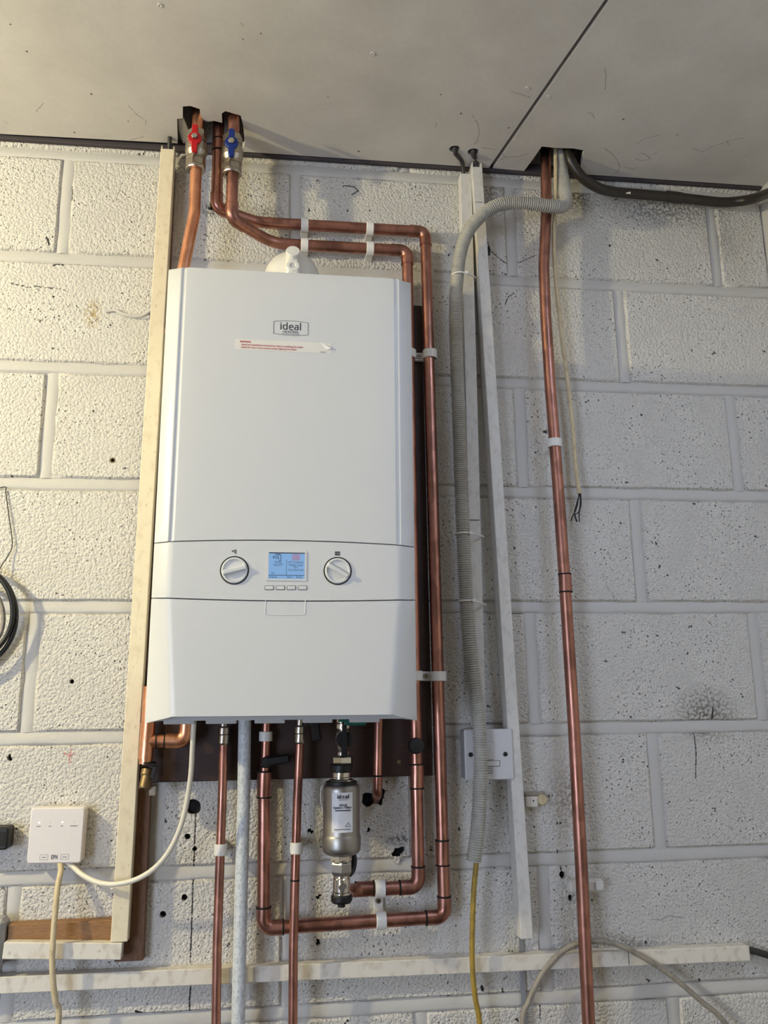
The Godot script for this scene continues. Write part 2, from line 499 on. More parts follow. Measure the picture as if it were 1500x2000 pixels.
func ceiling_map() -> ImageTexture:
	var w := 2048
	var h := 1024
	var base := simplex(31, 0.004, 5).get_image(w, h, false, false, true).get_data()
	var fine := simplex(32, 0.05, 3).get_image(w, h, false, false, true).get_data()
	var out := PackedByteArray()
	out.resize(w * h * 3)
	for i in w * h:
		var r := 204 + (base[i] - 128) / 16 + (fine[i] - 128) / 40
		out[i * 3] = r
		out[i * 3 + 1] = r - 4
		out[i * 3 + 2] = r - 8
	var im := Image.create_from_data(w, h, false, Image.FORMAT_RGB8, out)
	var s := w / TW
	var web := Color(0.25, 0.24, 0.22, 0.6)
	# cobweb strands and cracks in the paint
	for line in [
			[Vector2(-0.0391, 0.0958), Vector2(-0.0254, 0.1129), Vector2(-0.0176, 0.1222)], [Vector2(-0.1064, 0.0607), Vector2(-0.1019, 0.0537)], [Vector2(0.1347, 0.1304), Vector2(0.1477, 0.1060), Vector2(0.1616, 0.0914), Vector2(0.1589, 0.0791)], [Vector2(0.1233, 0.0304), Vector2(0.1390, 0.0368), Vector2(0.1497, 0.0427)],
			[Vector2(0.7796, 0.1750), Vector2(0.7962, 0.1514), Vector2(0.8056, 0.1248), Vector2(0.8071, 0.1012), Vector2(0.8029, 0.0878)], [Vector2(0.8202, 0.0815), Vector2(0.8369, 0.0783), Vector2(0.8512, 0.0765)], [Vector2(0.8362, 0.2461), Vector2(0.8540, 0.2412), Vector2(0.8766, 0.2341)],
			[Vector2(0.8631, 0.0387), Vector2(0.8754, 0.0539), Vector2(0.9008, 0.0600), Vector2(0.9210, 0.0723)], [Vector2(0.8649, 0.0730), Vector2(0.8730, 0.0587), Vector2(0.8811, 0.0528)], [Vector2(1.0697, 0.1051), Vector2(1.0890, 0.0921), Vector2(1.1092, 0.0721), Vector2(1.1245, 0.0510), Vector2(1.1272, 0.0334), Vector2(1.1206, 0.0218)],
			[Vector2(1.1298, 0.1247), Vector2(1.1357, 0.1432), Vector2(1.1524, 0.1514), Vector2(1.1649, 0.1591)], [Vector2(1.1509, 0.0988), Vector2(1.1643, 0.0935), Vector2(1.1786, 0.0813)], [Vector2(1.1772, 0.0966), Vector2(1.1830, 0.1056)], [Vector2(1.1460, 0.0795), Vector2(1.1595, 0.0741), Vector2(1.1793, 0.0797)],
			[Vector2(1.2847, 0.1316), Vector2(1.2974, 0.1429), Vector2(1.3079, 0.1538), Vector2(1.3251, 0.1621), Vector2(1.3378, 0.1667)], [Vector2(1.3079, 0.1538), Vector2(1.3167, 0.1417)], [Vector2(1.2488, 0.1244), Vector2(1.2733, 0.1154), Vector2(1.2852, 0.1350)], [Vector2(1.1360, 0.0505), Vector2(1.1558, 0.0437), Vector2(1.1629, 0.0534)],
			[Vector2(0.9975, 0.2061), Vector2(1.0094, 0.2015), Vector2(1.0157, 0.1904)], [Vector2(0.9862, 0.3202), Vector2(0.9953, 0.3020), Vector2(1.0059, 0.2701)], [Vector2(0.7165, 0.1306), Vector2(0.7157, 0.1457)], [Vector2(0.3508, 0.3551), Vector2(0.3547, 0.3479)]]:
		stroke(im, TX0, 0.0, s, line.map(func(q): return Vector2(q.x, -q.y)), web, 0.55, 0.5, 0.3)
	for p in [Vector2(0.0183, 0.0409), Vector2(0.1275, 0.0862), Vector2(0.0735, 0.1555), Vector2(-0.0229, 0.3101), Vector2(-0.0133, 0.2511), Vector2(0.3528, 0.3197), Vector2(0.8837, 0.1488), Vector2(1.0724, 0.1951), Vector2(1.1981, 0.1611), Vector2(0.3829, 0.3355), Vector2(0.8588, 0.1461), Vector2(0.5746, 0.0417), Vector2(0.5031, 0.1945), Vector2(0.7573, 0.1769), Vector2(0.7087, 0.2239), Vector2(1.2418, 0.0181)]:
		blot(im, (p.x - TX0) * s, p.y * s, rng.randf_range(1.2, 2.6), Color(0.1, 0.09, 0.08, 0.8))
	return ImageTexture.create_from_image(im)

func make_materials() -> void:
	var wm := wall_maps()
	var b := paint(Color.WHITE, 0.62)
	b.albedo_texture = wm[0]
	b.heightmap_enabled = true
	b.heightmap_texture = wm[1]
	b.heightmap_scale = 0.26
	M.block = b
	var j := paint(Color(0.78, 0.772, 0.757), 0.6)
	j.heightmap_enabled = true
	j.heightmap_texture = wm[1]
	j.heightmap_scale = 0.03
	M.mortar = j
	var c := paint(Color.WHITE, 0.55)
	c.albedo_texture = ceiling_map()
	M.ceiling = c
	M.board_edge = paint(Color(0.63, 0.6, 0.55), 0.9)
	M.void = paint(Color(0.05, 0.045, 0.04), 0.95)
	M.strip = paint(Color(0.27, 0.245, 0.26), 0.8)
	M.joist = paint(Color(0.24, 0.18, 0.13), 0.9)
	M.plaster = paint(Color(0.56, 0.54, 0.51), 0.8)
	M.concrete = paint(Color(0.27, 0.26, 0.25), 0.85)
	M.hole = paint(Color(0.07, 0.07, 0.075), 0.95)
	M.boiler = paint(Color(0.846, 0.852, 0.853), 0.34)
	M.boiler_side = paint(Color(0.87, 0.87, 0.86), 0.35)
	M.under = paint(Color(0.72, 0.72, 0.72), 0.6)
	M.gap = paint(Color(0.12, 0.12, 0.125), 0.8)
	M.ink = paint(Color(0.12, 0.12, 0.13), 0.5)
	M.grey_ink = paint(Color(0.42, 0.42, 0.43), 0.5)
	M.red_ink = paint(Color(0.8, 0.36, 0.34), 0.5)
	M.navy = paint(Color(0.05, 0.07, 0.16), 0.5)
	M.copper_bright = copper(41, Color(0.95, 0.70, 0.55), Color(0.74, 0.48, 0.36), 0.33)
	M.copper_dull = copper(43, Color(0.75, 0.54, 0.475), Color(0.5, 0.355, 0.315), 0.34)
	M.copper_brown = copper(45, Color(0.70, 0.52, 0.40), Color(0.46, 0.34, 0.26), 0.4)
	M.solder = paint(Color(0.1, 0.085, 0.08), 0.7, 0.3)
	M.tin = paint(Color(0.72, 0.62, 0.54), 0.35, 1.0)
	M.painted_pipe = paint(Color(0.17, 0.15, 0.13), 0.38)
	M.nickel = paint(Color(0.72, 0.69, 0.64), 0.3, 1.0)
	M.chrome = paint(Color(0.82, 0.8, 0.77), 0.12, 1.0)
	M.steel = paint(Color(0.63, 0.62, 0.605), 0.4, 1.0)
	M.brass = paint(Color(0.52, 0.45, 0.34), 0.5, 1.0)
	M.black = paint(Color(0.035, 0.035, 0.045), 0.5)
	M.rubber = paint(Color(0.05, 0.05, 0.055), 0.45)
	M.red = paint(Color(0.72, 0.05, 0.09), 0.35)
	M.blue = paint(Color(0.05, 0.17, 0.48), 0.35)
	M.green = paint(Color(0.02, 0.36, 0.3), 0.45)
	M.white = paint(Color(0.88, 0.88, 0.86), 0.35)
	M.flue = paint(Color(0.89, 0.885, 0.86), 0.3)
	M.clip = paint(Color(0.9, 0.89, 0.87), 0.4)
	M.hub = paint(Color(0.9, 0.875, 0.87), 0.4)
	M.label = paint(Color(0.9, 0.9, 0.92), 0.4)
	M.sticker = paint(Color(0.9, 0.89, 0.86), 0.35)
	M.cable_white = paint(Color(0.88, 0.86, 0.8), 0.4)
	M.cable_old = dirty_white(51, Color(0.82, 0.76, 0.62), Color(0.5, 0.4, 0.28), 0.5)
	M.cable_grey = dirty_white(52, Color(0.62, 0.59, 0.54), Color(0.3, 0.28, 0.26), 0.5)
	M.cable_mustard = dirty_white(53, Color(0.66, 0.55, 0.22), Color(0.35, 0.3, 0.16), 0.5)
	M.cable_dark = paint(Color(0.2, 0.19, 0.19), 0.5)
	M.conduit = dirty_white(54, Color(0.72, 0.71, 0.68), Color(0.42, 0.41, 0.39), 0.4)
	M.trunk_cream = dirty_white(55, Color(0.9, 0.855, 0.75), Color(0.66, 0.58, 0.46), 0.25)
	M.trunk_white = dirty_white(56, Color(0.86, 0.85, 0.83), Color(0.5, 0.47, 0.43), 0.2)
	M.trunk_dirty = dirty_white(57, Color(0.88, 0.86, 0.82), Color(0.55, 0.47, 0.38), 0.35)
	M.waste = dirty_white(58, Color(0.82, 0.84, 0.86), Color(0.38, 0.41, 0.43), 0.55)
	M.waste.uv1_scale = Vector3(14, 9, 14)
	M.plate = paint(Color(0.82, 0.82, 0.83), 0.4)
	M.box_grey = paint(Color(0.6, 0.6, 0.61), 0.5)
	var w := paint(Color.WHITE, 0.5)
	w.albedo_texture = noise_tex(61, 0.03, [[0.0, Color(0.14, 0.08, 0.06)], [0.45, Color(0.22, 0.125, 0.095)], [0.6, Color(0.18, 0.1, 0.078)], [1.0, Color(0.29, 0.17, 0.125)]], 512)
	M.wood_dark = triplanar(w, Vector3(1.5, 9, 6))
	var t := paint(Color.WHITE, 0.55)
	t.albedo_texture = noise_tex(62, 0.03, [[0.0, Color(0.32, 0.21, 0.14)], [0.45, Color(0.46, 0.32, 0.215)], [0.6, Color(0.38, 0.26, 0.175)], [1.0, Color(0.54, 0.385, 0.26)]], 512)
	M.wood_strip = triplanar(t, Vector3(12, 1.2, 8))
	var u := paint(Color.WHITE, 0.55)
	u.albedo_texture = noise_tex(63, 0.03, [[0.0, Color(0.42, 0.29, 0.17)], [0.45, Color(0.6, 0.44, 0.27)], [0.6, Color(0.5, 0.36, 0.22)], [1.0, Color(0.66, 0.5, 0.33)]], 512)
	M.wood_batten = triplanar(u, Vector3(1.6, 14, 8))
	var e := paint(Color(0.1, 0.14, 0.2), 0.15)
	e.emission_enabled = true
	e.emission = Color(0.55, 0.72, 0.9)
	e.emission_energy_multiplier = 0.8
	M.screen = e
	var l := paint(Color(0.95, 0.95, 1.0), 0.4)
	l.emission_enabled = true
	l.emission = Color(0.9, 0.95, 1.0)
	l.emission_energy_multiplier = 1.6
	M.led = l
	var g := paint(Color(0.9, 0.95, 0.96, 0.08), 0.05)
	g.transparency = BaseMaterial3D.TRANSPARENCY_ALPHA
	M.glass = g

# ---------------------------------------------------------------- lamps and light
func glow(c: Color, much: float) -> StandardMaterial3D:
	var m := paint(Color(0.95, 0.95, 0.95), 0.5)
	m.emission_enabled = true
	m.emission = c
	m.emission_energy_multiplier = much
	return m

func pendant_light(at: Vector3, color: Color, energy: float) -> void:
	# a bare bulb on a short flex; at = middle of the bulb
	var t := thing("pendant_light", "bare warm bulb hanging on a short flex out to the side of the boiler", "ceiling light", at)
	var up := CEIL - at.y
	turned("ceiling_rose", [Vector2(0.04, up - 0.022), Vector2(0.045, up - 0.01), Vector2(0.045, up)], Vector3.ZERO, Vector3.UP, M.white, t)
	tube("flex", [Vector3(0, 0.075, 0), Vector3(0, up - 0.02, 0)], 0.003, M.white, t, 8)
	turned("lampholder", [Vector2(0.017, 0.036), Vector2(0.019, 0.045), Vector2(0.016, 0.075), Vector2(0.005, 0.085)], Vector3.ZERO, Vector3.UP, M.white, t)
	var prof := []
	for k in 13:
		var a := -PI / 2 + PI * 0.86 * k / 12.0
		prof.append(Vector2(maxf(0.0, cos(a)) * 0.03, sin(a) * 0.03))
	prof[0].x = 0.0
	prof.append(Vector2(0.0135, 0.038))
	turned("bulb", prof, Vector3.ZERO, Vector3.UP, glow(color, 3.0), t, 24, true)
	var l := OmniLight3D.new()
	l.light_color = color
	l.light_energy = energy
	l.light_size = 0.03
	l.omni_range = 12.0
	l.omni_attenuation = 2.0
	l.shadow_enabled = true
	l.name = "lamp"
	t.add_child(l, true)

func batten_light(at: Vector3, size: Vector2, color: Color, energy: float) -> void:
	# a short ceiling batten; the area light has the diffuser's size and sits just below it
	var t := thing("batten_light", "short cool white ceiling batten towards the corner", "ceiling light", at)
	boxed("housing", Vector3(0, -0.014, 0), Vector3(size.x / 2 + 0.02, 0.014, size.y / 2 + 0.012), M.white, t, 0.004)
	boxed("diffuser", Vector3(0, -0.034, 0), Vector3(size.x / 2, 0.007, size.y / 2), glow(color, 0.4), t, 0.004)
	area_light(t, Vector3(0, -0.043, 0), Vector3(-PI / 2, 0, 0), size, color, energy)

func area_light(t: Node3D, at: Vector3, turn: Vector3, size: Vector2, color: Color, energy: float) -> void:
	var l := AreaLight3D.new()
	l.area_size = size
	l.light_color = color
	l.light_energy = energy
	l.set("area_range", 12.0)
	l.shadow_enabled = true
	l.position = at
	l.rotation = turn
	l.name = "lamp"
	t.add_child(l, true)

# ---------------------------------------------------------------- the setting
func wall_quad(st: SurfaceTool, a: Vector3, b: Vector3, c: Vector3, d: Vector3) -> void:
	for p in [a, c, b, a, d, c]:
		st.set_uv(wall_uv(p))
		st.add_vertex(p)

# the face of a block with drilled holes: cut the rectangle into strips round each hole
func block_face(st: SurfaceTool, r: Rect2, z: float, holes: Array) -> void:
	if r.size.x < 1e-5 or r.size.y < 1e-5:
		return
	for h in holes:
		var c: Vector2 = h[0]
		var s: float = h[1] * 1.25
		var q := Rect2(c - Vector2(s, s), Vector2(2 * s, 2 * s)).intersection(r)
		if q.size.x <= 0 or q.size.y <= 0 or not r.has_point(c):
			continue
		var rest := holes.filter(func(o): return o != h)
		block_face(st, Rect2(r.position, Vector2(q.position.x - r.position.x, r.size.y)), z, rest)
		block_face(st, Rect2(q.end.x, r.position.y, r.end.x - q.end.x, r.size.y), z, rest)
		block_face(st, Rect2(q.position.x, r.position.y, q.size.x, q.position.y - r.position.y), z, rest)
		block_face(st, Rect2(q.position.x, q.end.y, q.size.x, r.end.y - q.end.y), z, rest)
		var n := 24
		var ph := [rng.randf() * TAU, rng.randf() * TAU, rng.randf() * TAU]
		var inner := []
		var outer := []
		for k in n:
			var a := TAU * (k + 0.5) / n
			var d := Vector2.from_angle(a)
			var rr: float = h[1] * (1.0 + h[2] * (0.45 * sin(2 * a + ph[0]) + 0.35 * sin(3 * a + ph[1]) + 0.25 * sin(5 * a + ph[2]) + rng.randf_range(-0.3, 0.05) - 0.25))
			inner.append(c + d * rr)
			var e := d * (s / maxf(absf(d.x), absf(d.y)))
			outer.append((c + e).clamp(q.position, q.end))
		# square corners
		for k in n:
			var l := (k + 1) % n
			var oa: Vector2 = outer[k]
			var ob: Vector2 = outer[l]
			var ia: Vector2 = inner[k]
			var ib: Vector2 = inner[l]
			wall_quad(st, Vector3(ia.x, ia.y, z), Vector3(oa.x, oa.y, z), Vector3(ob.x, ob.y, z), Vector3(ib.x, ib.y, z))
			if absf(oa.x - ob.x) > 1e-6 and absf(oa.y - ob.y) > 1e-6:
				var cx := oa.x if absf(absf(oa.x - c.x) - s) < 1e-5 else ob.x
				var cy := oa.y if absf(absf(oa.y - c.y) - s) < 1e-5 else ob.y
				for p in [Vector3(oa.x, oa.y, z), Vector3(ob.x, ob.y, z), Vector3(cx, cy, z)]:
					st.set_uv(wall_uv(p)); st.add_vertex(p)
			# the sides of the hole, then its end
			wall_quad(st, Vector3(ia.x, ia.y, z), Vector3(ib.x, ib.y, z), Vector3(ib.x, ib.y, z - h[3]), Vector3(ia.x, ia.y, z - h[3]))
		return
	var a := r.position
	var b := r.end
	wall_quad(st, Vector3(a.x, a.y, z), Vector3(b.x, a.y, z), Vector3(b.x, b.y, z), Vector3(a.x, b.y, z))

func block(x0: float, x1: float, y0: float, y1: float, holes: Array, parent: Node) -> void:
	var st := begin()
	var z := rng.randf_range(-0.0008, 0.0008)
	var bev := 0.0045
	var r := Rect2(x0 + bev, y0 + bev, x1 - x0 - 2 * bev, y1 - y0 - 2 * bev)
	st.set_smooth_group(-1)
	var mine := holes.filter(func(h): return r.grow(-0.002).has_point(h[0]))
	block_face(st, r, z, mine)
	# the worn edge: a jittered bevel and a side down to the mortar
	var inner := []
	var nx := maxi(2, int((x1 - x0) / 0.03))
	var ny := 7
	for k in nx: inner.append(Vector2(lerpf(r.position.x, r.end.x, float(k) / nx), r.position.y))
	for k in ny: inner.append(Vector2(r.end.x, lerpf(r.position.y, r.end.y, float(k) / ny)))
	for k in nx: inner.append(Vector2(lerpf(r.end.x, r.position.x, float(k) / nx), r.end.y))
	for k in ny: inner.append(Vector2(r.position.x, lerpf(r.end.y, r.position.y, float(k) / ny)))
	var c := r.get_center()
	var ring := []
	for p in inner:
		var d := Vector2(signf(p.x - c.x) if absf(absf(p.x - c.x) - r.size.x / 2) < 1e-5 else 0.0, signf(p.y - c.y) if absf(absf(p.y - c.y) - r.size.y / 2) < 1e-5 else 0.0)
		ring.append(p + d * bev * rng.randf_range(0.45, 1.25))
	var n := inner.size()
	st.set_smooth_group(2)
	for k in n:
		var l := (k + 1) % n
		var ia: Vector2 = inner[k]
		var ib: Vector2 = inner[l]
		var oa: Vector2 = ring[k]
		var ob: Vector2 = ring[l]
		wall_quad(st, Vector3(oa.x, oa.y, -0.004), Vector3(ob.x, ob.y, -0.004), Vector3(ib.x, ib.y, z), Vector3(ia.x, ia.y, z))
		wall_quad(st, Vector3(oa.x, oa.y, -0.016), Vector3(ob.x, ob.y, -0.016), Vector3(ob.x, ob.y, -0.004), Vector3(oa.x, oa.y, -0.004))
	commit(st, "block", M.block, parent)

func mortar_bed(y: float, x0: float, x1: float, parent: Node) -> void:
	# a struck bed joint: hollow under the upper block, proud near the lower one, with a fine crack below it
	var st := begin()
	var n := int((x1 - x0) / 0.035)
	var rows := []
	for k in n + 1:
		var x := lerpf(x0, x1, float(k) / n)
		var dy := rng.randf_range(-0.0012, 0.0012)
		var dz := rng.randf_range(-0.0012, 0.0008)
		rows.append([Vector3(x, y + 0.013, -0.006), Vector3(x, y + 0.008, -0.0034 + dz), Vector3(x, y - 0.006 + dy, -0.0006 + dz), Vector3(x, y - 0.009 + dy, -0.0014 + dz), Vector3(x, y - 0.0125 + dy, -0.0058)])
	st.set_smooth_group(1)
	for k in n:
		for i in 4:
			wall_quad(st, rows[k][i + 1], rows[k + 1][i + 1], rows[k + 1][i], rows[k][i])
	commit(st, "mortar", M.mortar, parent)

func mortar_perp(x: float, y0: float, y1: float, parent: Node) -> void:
	var st := begin()
	var n := 8
	var rows := []
	for k in n + 1:
		var y := lerpf(y0, y1, float(k) / n)
		var d := rng.randf_range(-0.001, 0.001)
		rows.append([Vector3(x - 0.013, y, -0.0062), Vector3(x - 0.0095, y, -0.005 + d), Vector3(x, y, -0.0028 + d), Vector3(x + 0.0095, y, -0.0042 + d), Vector3(x + 0.013, y, -0.0062)])
	st.set_smooth_group(1)
	for k in n:
		for i in 4:
			wall_quad(st, rows[k][i], rows[k][i + 1], rows[k + 1][i + 1], rows[k + 1][i])
	commit(st, "mortar", M.mortar, parent)

func build_wall() -> void:
	var w := Node3D.new()
	put(w, "wall_back")
	structure(w, "back wall of white-painted concrete blocks with pitted faces and smooth mortar joints", "wall")
	# [centre, radius, raggedness, depth]
	var holes := [
		[Vector2(0.2854, 1.2066), 0.0135, 0.08, 0.09], [Vector2(0.2776, 1.1586), 0.0052, 0.05, 0.05], [Vector2(0.2903, 1.1384), 0.0042, 0.1, 0.05], [Vector2(0.2760, 1.0617), 0.0055, 0.1, 0.05],
		[Vector2(0.2418, 1.0368), 0.0055, 0.05, 0.05], [Vector2(0.1183, 1.8212), 0.0055, 0.05, 0.05], [Vector2(0.0707, 1.4205), 0.0042, 0.05, 0.05], [Vector2(-0.0234, 1.2945), 0.0055, 0.5, 0.03],
		[Vector2(0.9359, 1.0732), 0.0068, 0.2, 0.05], [Vector2(0.9478, 1.0345), 0.0055, 0.05, 0.05], [Vector2(0.6398, 1.1175), 0.0135, 0.5, 0.012], [Vector2(0.5993, 1.2152), 0.021, 0.45, 0.04],
		[Vector2(0.9498, 1.8993), 0.0055, 0.45, 0.03], [Vector2(0.4868, 1.1612), 0.0055, 0.6, 0.01], [Vector2(0.5014, 1.0537), 0.0052, 0.6, 0.012], [Vector2(0.5009, 0.9817), 0.0055, 0.5, 0.01],
		[Vector2(0.2819, 2.3521), 0.0085, 0.6, 0.012], [Vector2(1.0823, 0.9556), 0.0032, 0.3, 0.02], [Vector2(0.4576, 2.3659), 0.0042, 0.5, 0.008], [Vector2(0.5888, 1.1598), 0.004, 0.5, 0.006], [Vector2(0.4774, 2.3580), 0.0036, 0.5, 0.008],
		[Vector2(0.1324, 2.0152), 0.0035, 0.6, 0.01], [Vector2(0.5558, 2.3619), 0.0028, 0.3, 0.01]]
	var left := -0.9
	for k in range(-2, 10):
		var y1 := 2.45 - 0.225 * k - 0.0105
		var y0 := y1 - 0.204
		var odd := (k % 2) != 0
		var x := left - (0.225 if odd else 0.0)
		while x < RIGHT - 0.02:
			var a := maxf(x + 0.0105, -1.1)
			var b := minf(x + 0.4395, RIGHT)
			if b - a > 0.02:
				block(a, b, maxf(y0, 0.02), minf(y1, 2.74), holes, w)
			if x + 0.45 < RIGHT - 0.02:
				mortar_perp(x + 0.45, maxf(y0, 0.02), minf(y1, 2.74), w)
			x += 0.45
		mortar_bed(y1 + 0.0105 - 0.225, left - 0.2, RIGHT, w)
	var st := begin()
	box(st, Vector3((RIGHT - 2.6) / 2, 1.37, -0.06), Vector3((RIGHT + 2.6) / 2 + 0.1, 1.4, 0.048))
	commit(st, "core", M.mortar, w)
	boxed("plain_face", Vector3(-1.85, 1.37, -0.006), Vector3(0.75, 1.37, 0.006), M.mortar, w, 0.0)
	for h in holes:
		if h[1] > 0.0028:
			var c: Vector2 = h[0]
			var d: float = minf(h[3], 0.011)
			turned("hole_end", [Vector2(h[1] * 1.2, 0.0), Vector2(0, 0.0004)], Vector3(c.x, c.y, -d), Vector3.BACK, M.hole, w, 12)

func ceiling_panel(outline: Array, circles: Array, parent: Node) -> void:
	# a plasterboard sheet 12 mm thick, seen from below; holes are joined to the wall edge by a hair-fine slit
	var poly := PackedVector2Array()
	for i in outline.size():
		var a: Vector2 = outline[i]
		var b: Vector2 = outline[(i + 1) % outline.size()]
		poly.append(a)
		if absf(a.y - b.y) < 0.01 and a.y < 0.03:   # along the wall
			var on := circles.filter(func(c): return (c[0].x - a.x) * (c[0].x - b.x) < 0)
			on.sort_custom(func(p, q): return absf(p[0].x - a.x) < absf(q[0].x - a.x))
			for c in on:
				var s := signf(b.x - a.x)
				var o: Vector2 = c[0]
				var y := lerpf(a.y, b.y, (o.x - a.x) / (b.x - a.x))
				poly.append(Vector2(o.x - s * 0.0001, y))
				var n := 18
				for k in n + 1:
					var t := -PI / 2 - s * (0.01 + (TAU - 0.02) * float(k) / n)
					poly.append(o + Vector2.from_angle(t) * c[1] * rng.randf_range(0.93, 1.05))
				poly.append(Vector2(o.x + s * 0.0001, y))
	var ids := Geometry2D.triangulate_polygon(poly)
	if ids.is_empty():
		push_warning("panel not cut")
	var st := begin()
	var top := CEIL + 0.0125
	for i in range(0, ids.size(), 3):
		var t := [poly[ids[i]], poly[ids[i + 1]], poly[ids[i + 2]]]
		if (t[1] - t[0]).cross(t[2] - t[0]) < 0:
			t = [t[0], t[2], t[1]]
		# seen from below, x right and z up the other way round
		for p in [t[0], t[2], t[1]]:
			st.set_uv(Vector2((p.x - TX0) / TW, p.y / (TW / 2)))
			st.add_vertex(Vector3(p.x, CEIL, p.y))
		for p in t:
			st.set_uv(Vector2(0.9, 0.9))
			st.add_vertex(Vector3(p.x, top, p.y))
	var cw := Geometry2D.is_polygon_clockwise(poly)
	for i in poly.size():
		var a := poly[i]
		var b := poly[(i + 1) % poly.size()]
		st.set_uv(Vector2(0.9, 0.9))
		if cw:
			quad(st, Vector3(a.x, CEIL, a.y), Vector3(b.x, CEIL, b.y), Vector3(b.x, top, b.y), Vector3(a.x, top, a.y))
		else:
			quad(st, Vector3(b.x, CEIL, b.y), Vector3(a.x, CEIL, a.y), Vector3(a.x, top, a.y), Vector3(b.x, top, b.y))
	commit(st, "panel", M.ceiling, parent)

func build_ceiling() -> void:
	var c := Node3D.new()
	put(c, "ceiling")
	structure(c, "low ceiling of pale plasterboard sheets with a dark seam and ragged pipe holes", "ceiling")
	var e := 0.016
	ceiling_panel([Vector2(-0.36, e), Vector2(0.2142, 0.0290), Vector2(0.2215, 0.1038), Vector2(0.2322, 0.1065), Vector2(0.2357, 0.1401), Vector2(0.2501, 0.1430), Vector2(0.2664, 0.1363), Vector2(0.2662, 0.1233), Vector2(0.2696, 0.1061), Vector2(0.2779, 0.1010), Vector2(0.2907, 0.1054), Vector2(0.3059, 0.1011),
		Vector2(0.3065, 0.1277), Vector2(0.3137, 0.1357), Vector2(0.3419, 0.1257), Vector2(0.3456, 0.0964), Vector2(0.3464, 0.0624), Vector2(0.3475, 0.0386), Vector2(0.338, e), Vector2(0.852, e), Vector2(0.9, 0.3), Vector2(1.26, 2.4), Vector2(-0.36, 2.4)],
		[[Vector2(0.2024, 0.0468), 0.012], [Vector2(0.7676, 0.0708), 0.011], [Vector2(0.8071, 0.0651), 0.0115]], c)
	ceiling_panel([Vector2(0.861, e), Vector2(0.929, e - 0.002), Vector2(0.9359, 0.0552), Vector2(0.9411, 0.0978), Vector2(0.9705, 0.0960), Vector2(1.0074, 0.0984), Vector2(1.0326, 0.0944), Vector2(1.0355, 0.0745), Vector2(1.0428, 0.0423), Vector2(1.0528, 0.0273), Vector2(1.05, e), Vector2(RIGHT, e), Vector2(RIGHT, 2.4), Vector2(1.268, 2.4), Vector2(0.908, 0.3)], [], c)
	ceiling_panel([Vector2(-1.57, e), Vector2(-0.364, e), Vector2(-0.364, 2.4), Vector2(-1.57, 2.4)], [], c)
	ceiling_panel([Vector2(-2.6, e), Vector2(-1.574, e), Vector2(-1.574, 2.4), Vector2(-2.6, 2.4)], [], c)
	ceiling_panel([Vector2(-2.6, 2.404), Vector2(RIGHT, 2.404), Vector2(RIGHT, 2.95), Vector2(-2.6, 2.95)], [], c)
	var fl := PackedVector2Array([Vector2(0.2223, 0.1024), Vector2(0.2329, 0.1036), Vector2(0.2383, 0.0710), Vector2(0.2409, 0.0254), Vector2(0.2240, 0.0268), Vector2(0.2210, 0.0645)])
	for i in fl.size(): fl[i].y = -fl[i].y
	var fs := begin()
	prism(fs, fl, 0.0, 0.004, 0.0, Transform3D(Basis(Vector3(1, 0, 0), -PI / 2), Vector3(0, CEIL + 0.003, 0)))
	commit(fs, "torn_flap", M.board_edge, c)
	for p in [Vector2(0.5736, 0.3114), Vector2(0.8635, 0.2585), Vector2(0.9089, 0.2404), Vector2(0.2252, 0.3781)]:
		var s := turned("screw", [Vector2(0.0045, 0), Vector2(0.0045, 0.0008), Vector2(0.003, 0.0014), Vector2(0.0012, 0.0006), Vector2(0, 0.0006)], Vector3(p.x, CEIL, p.y), Vector3.DOWN, M.ceiling, c, 14)
		s.set_meta("label", "painted-over screw head")
	# the loft above: joists, a wall plate and a deck, all in the dark
	for x in [-1.2, -0.78, -0.36, 0.12, 0.54, 0.86, 1.25]:
		if absf(x - 0.86) < 0.01:
			boxed("joist", Vector3(1.2, CEIL + 0.0635, 1.52), Vector3(0.022, 0.05, 1.42), M.joist, c)
		else:
			boxed("joist", Vector3(x, CEIL + 0.0635, 1.52), Vector3(0.022, 0.05, 1.42), M.joist, c)
	boxed("deck", Vector3((RIGHT - 2.6) / 2, 2.75, 1.48), Vector3((RIGHT + 2.6) / 2 + 0.1, 0.02, 1.57), M.void, c, 0.0)

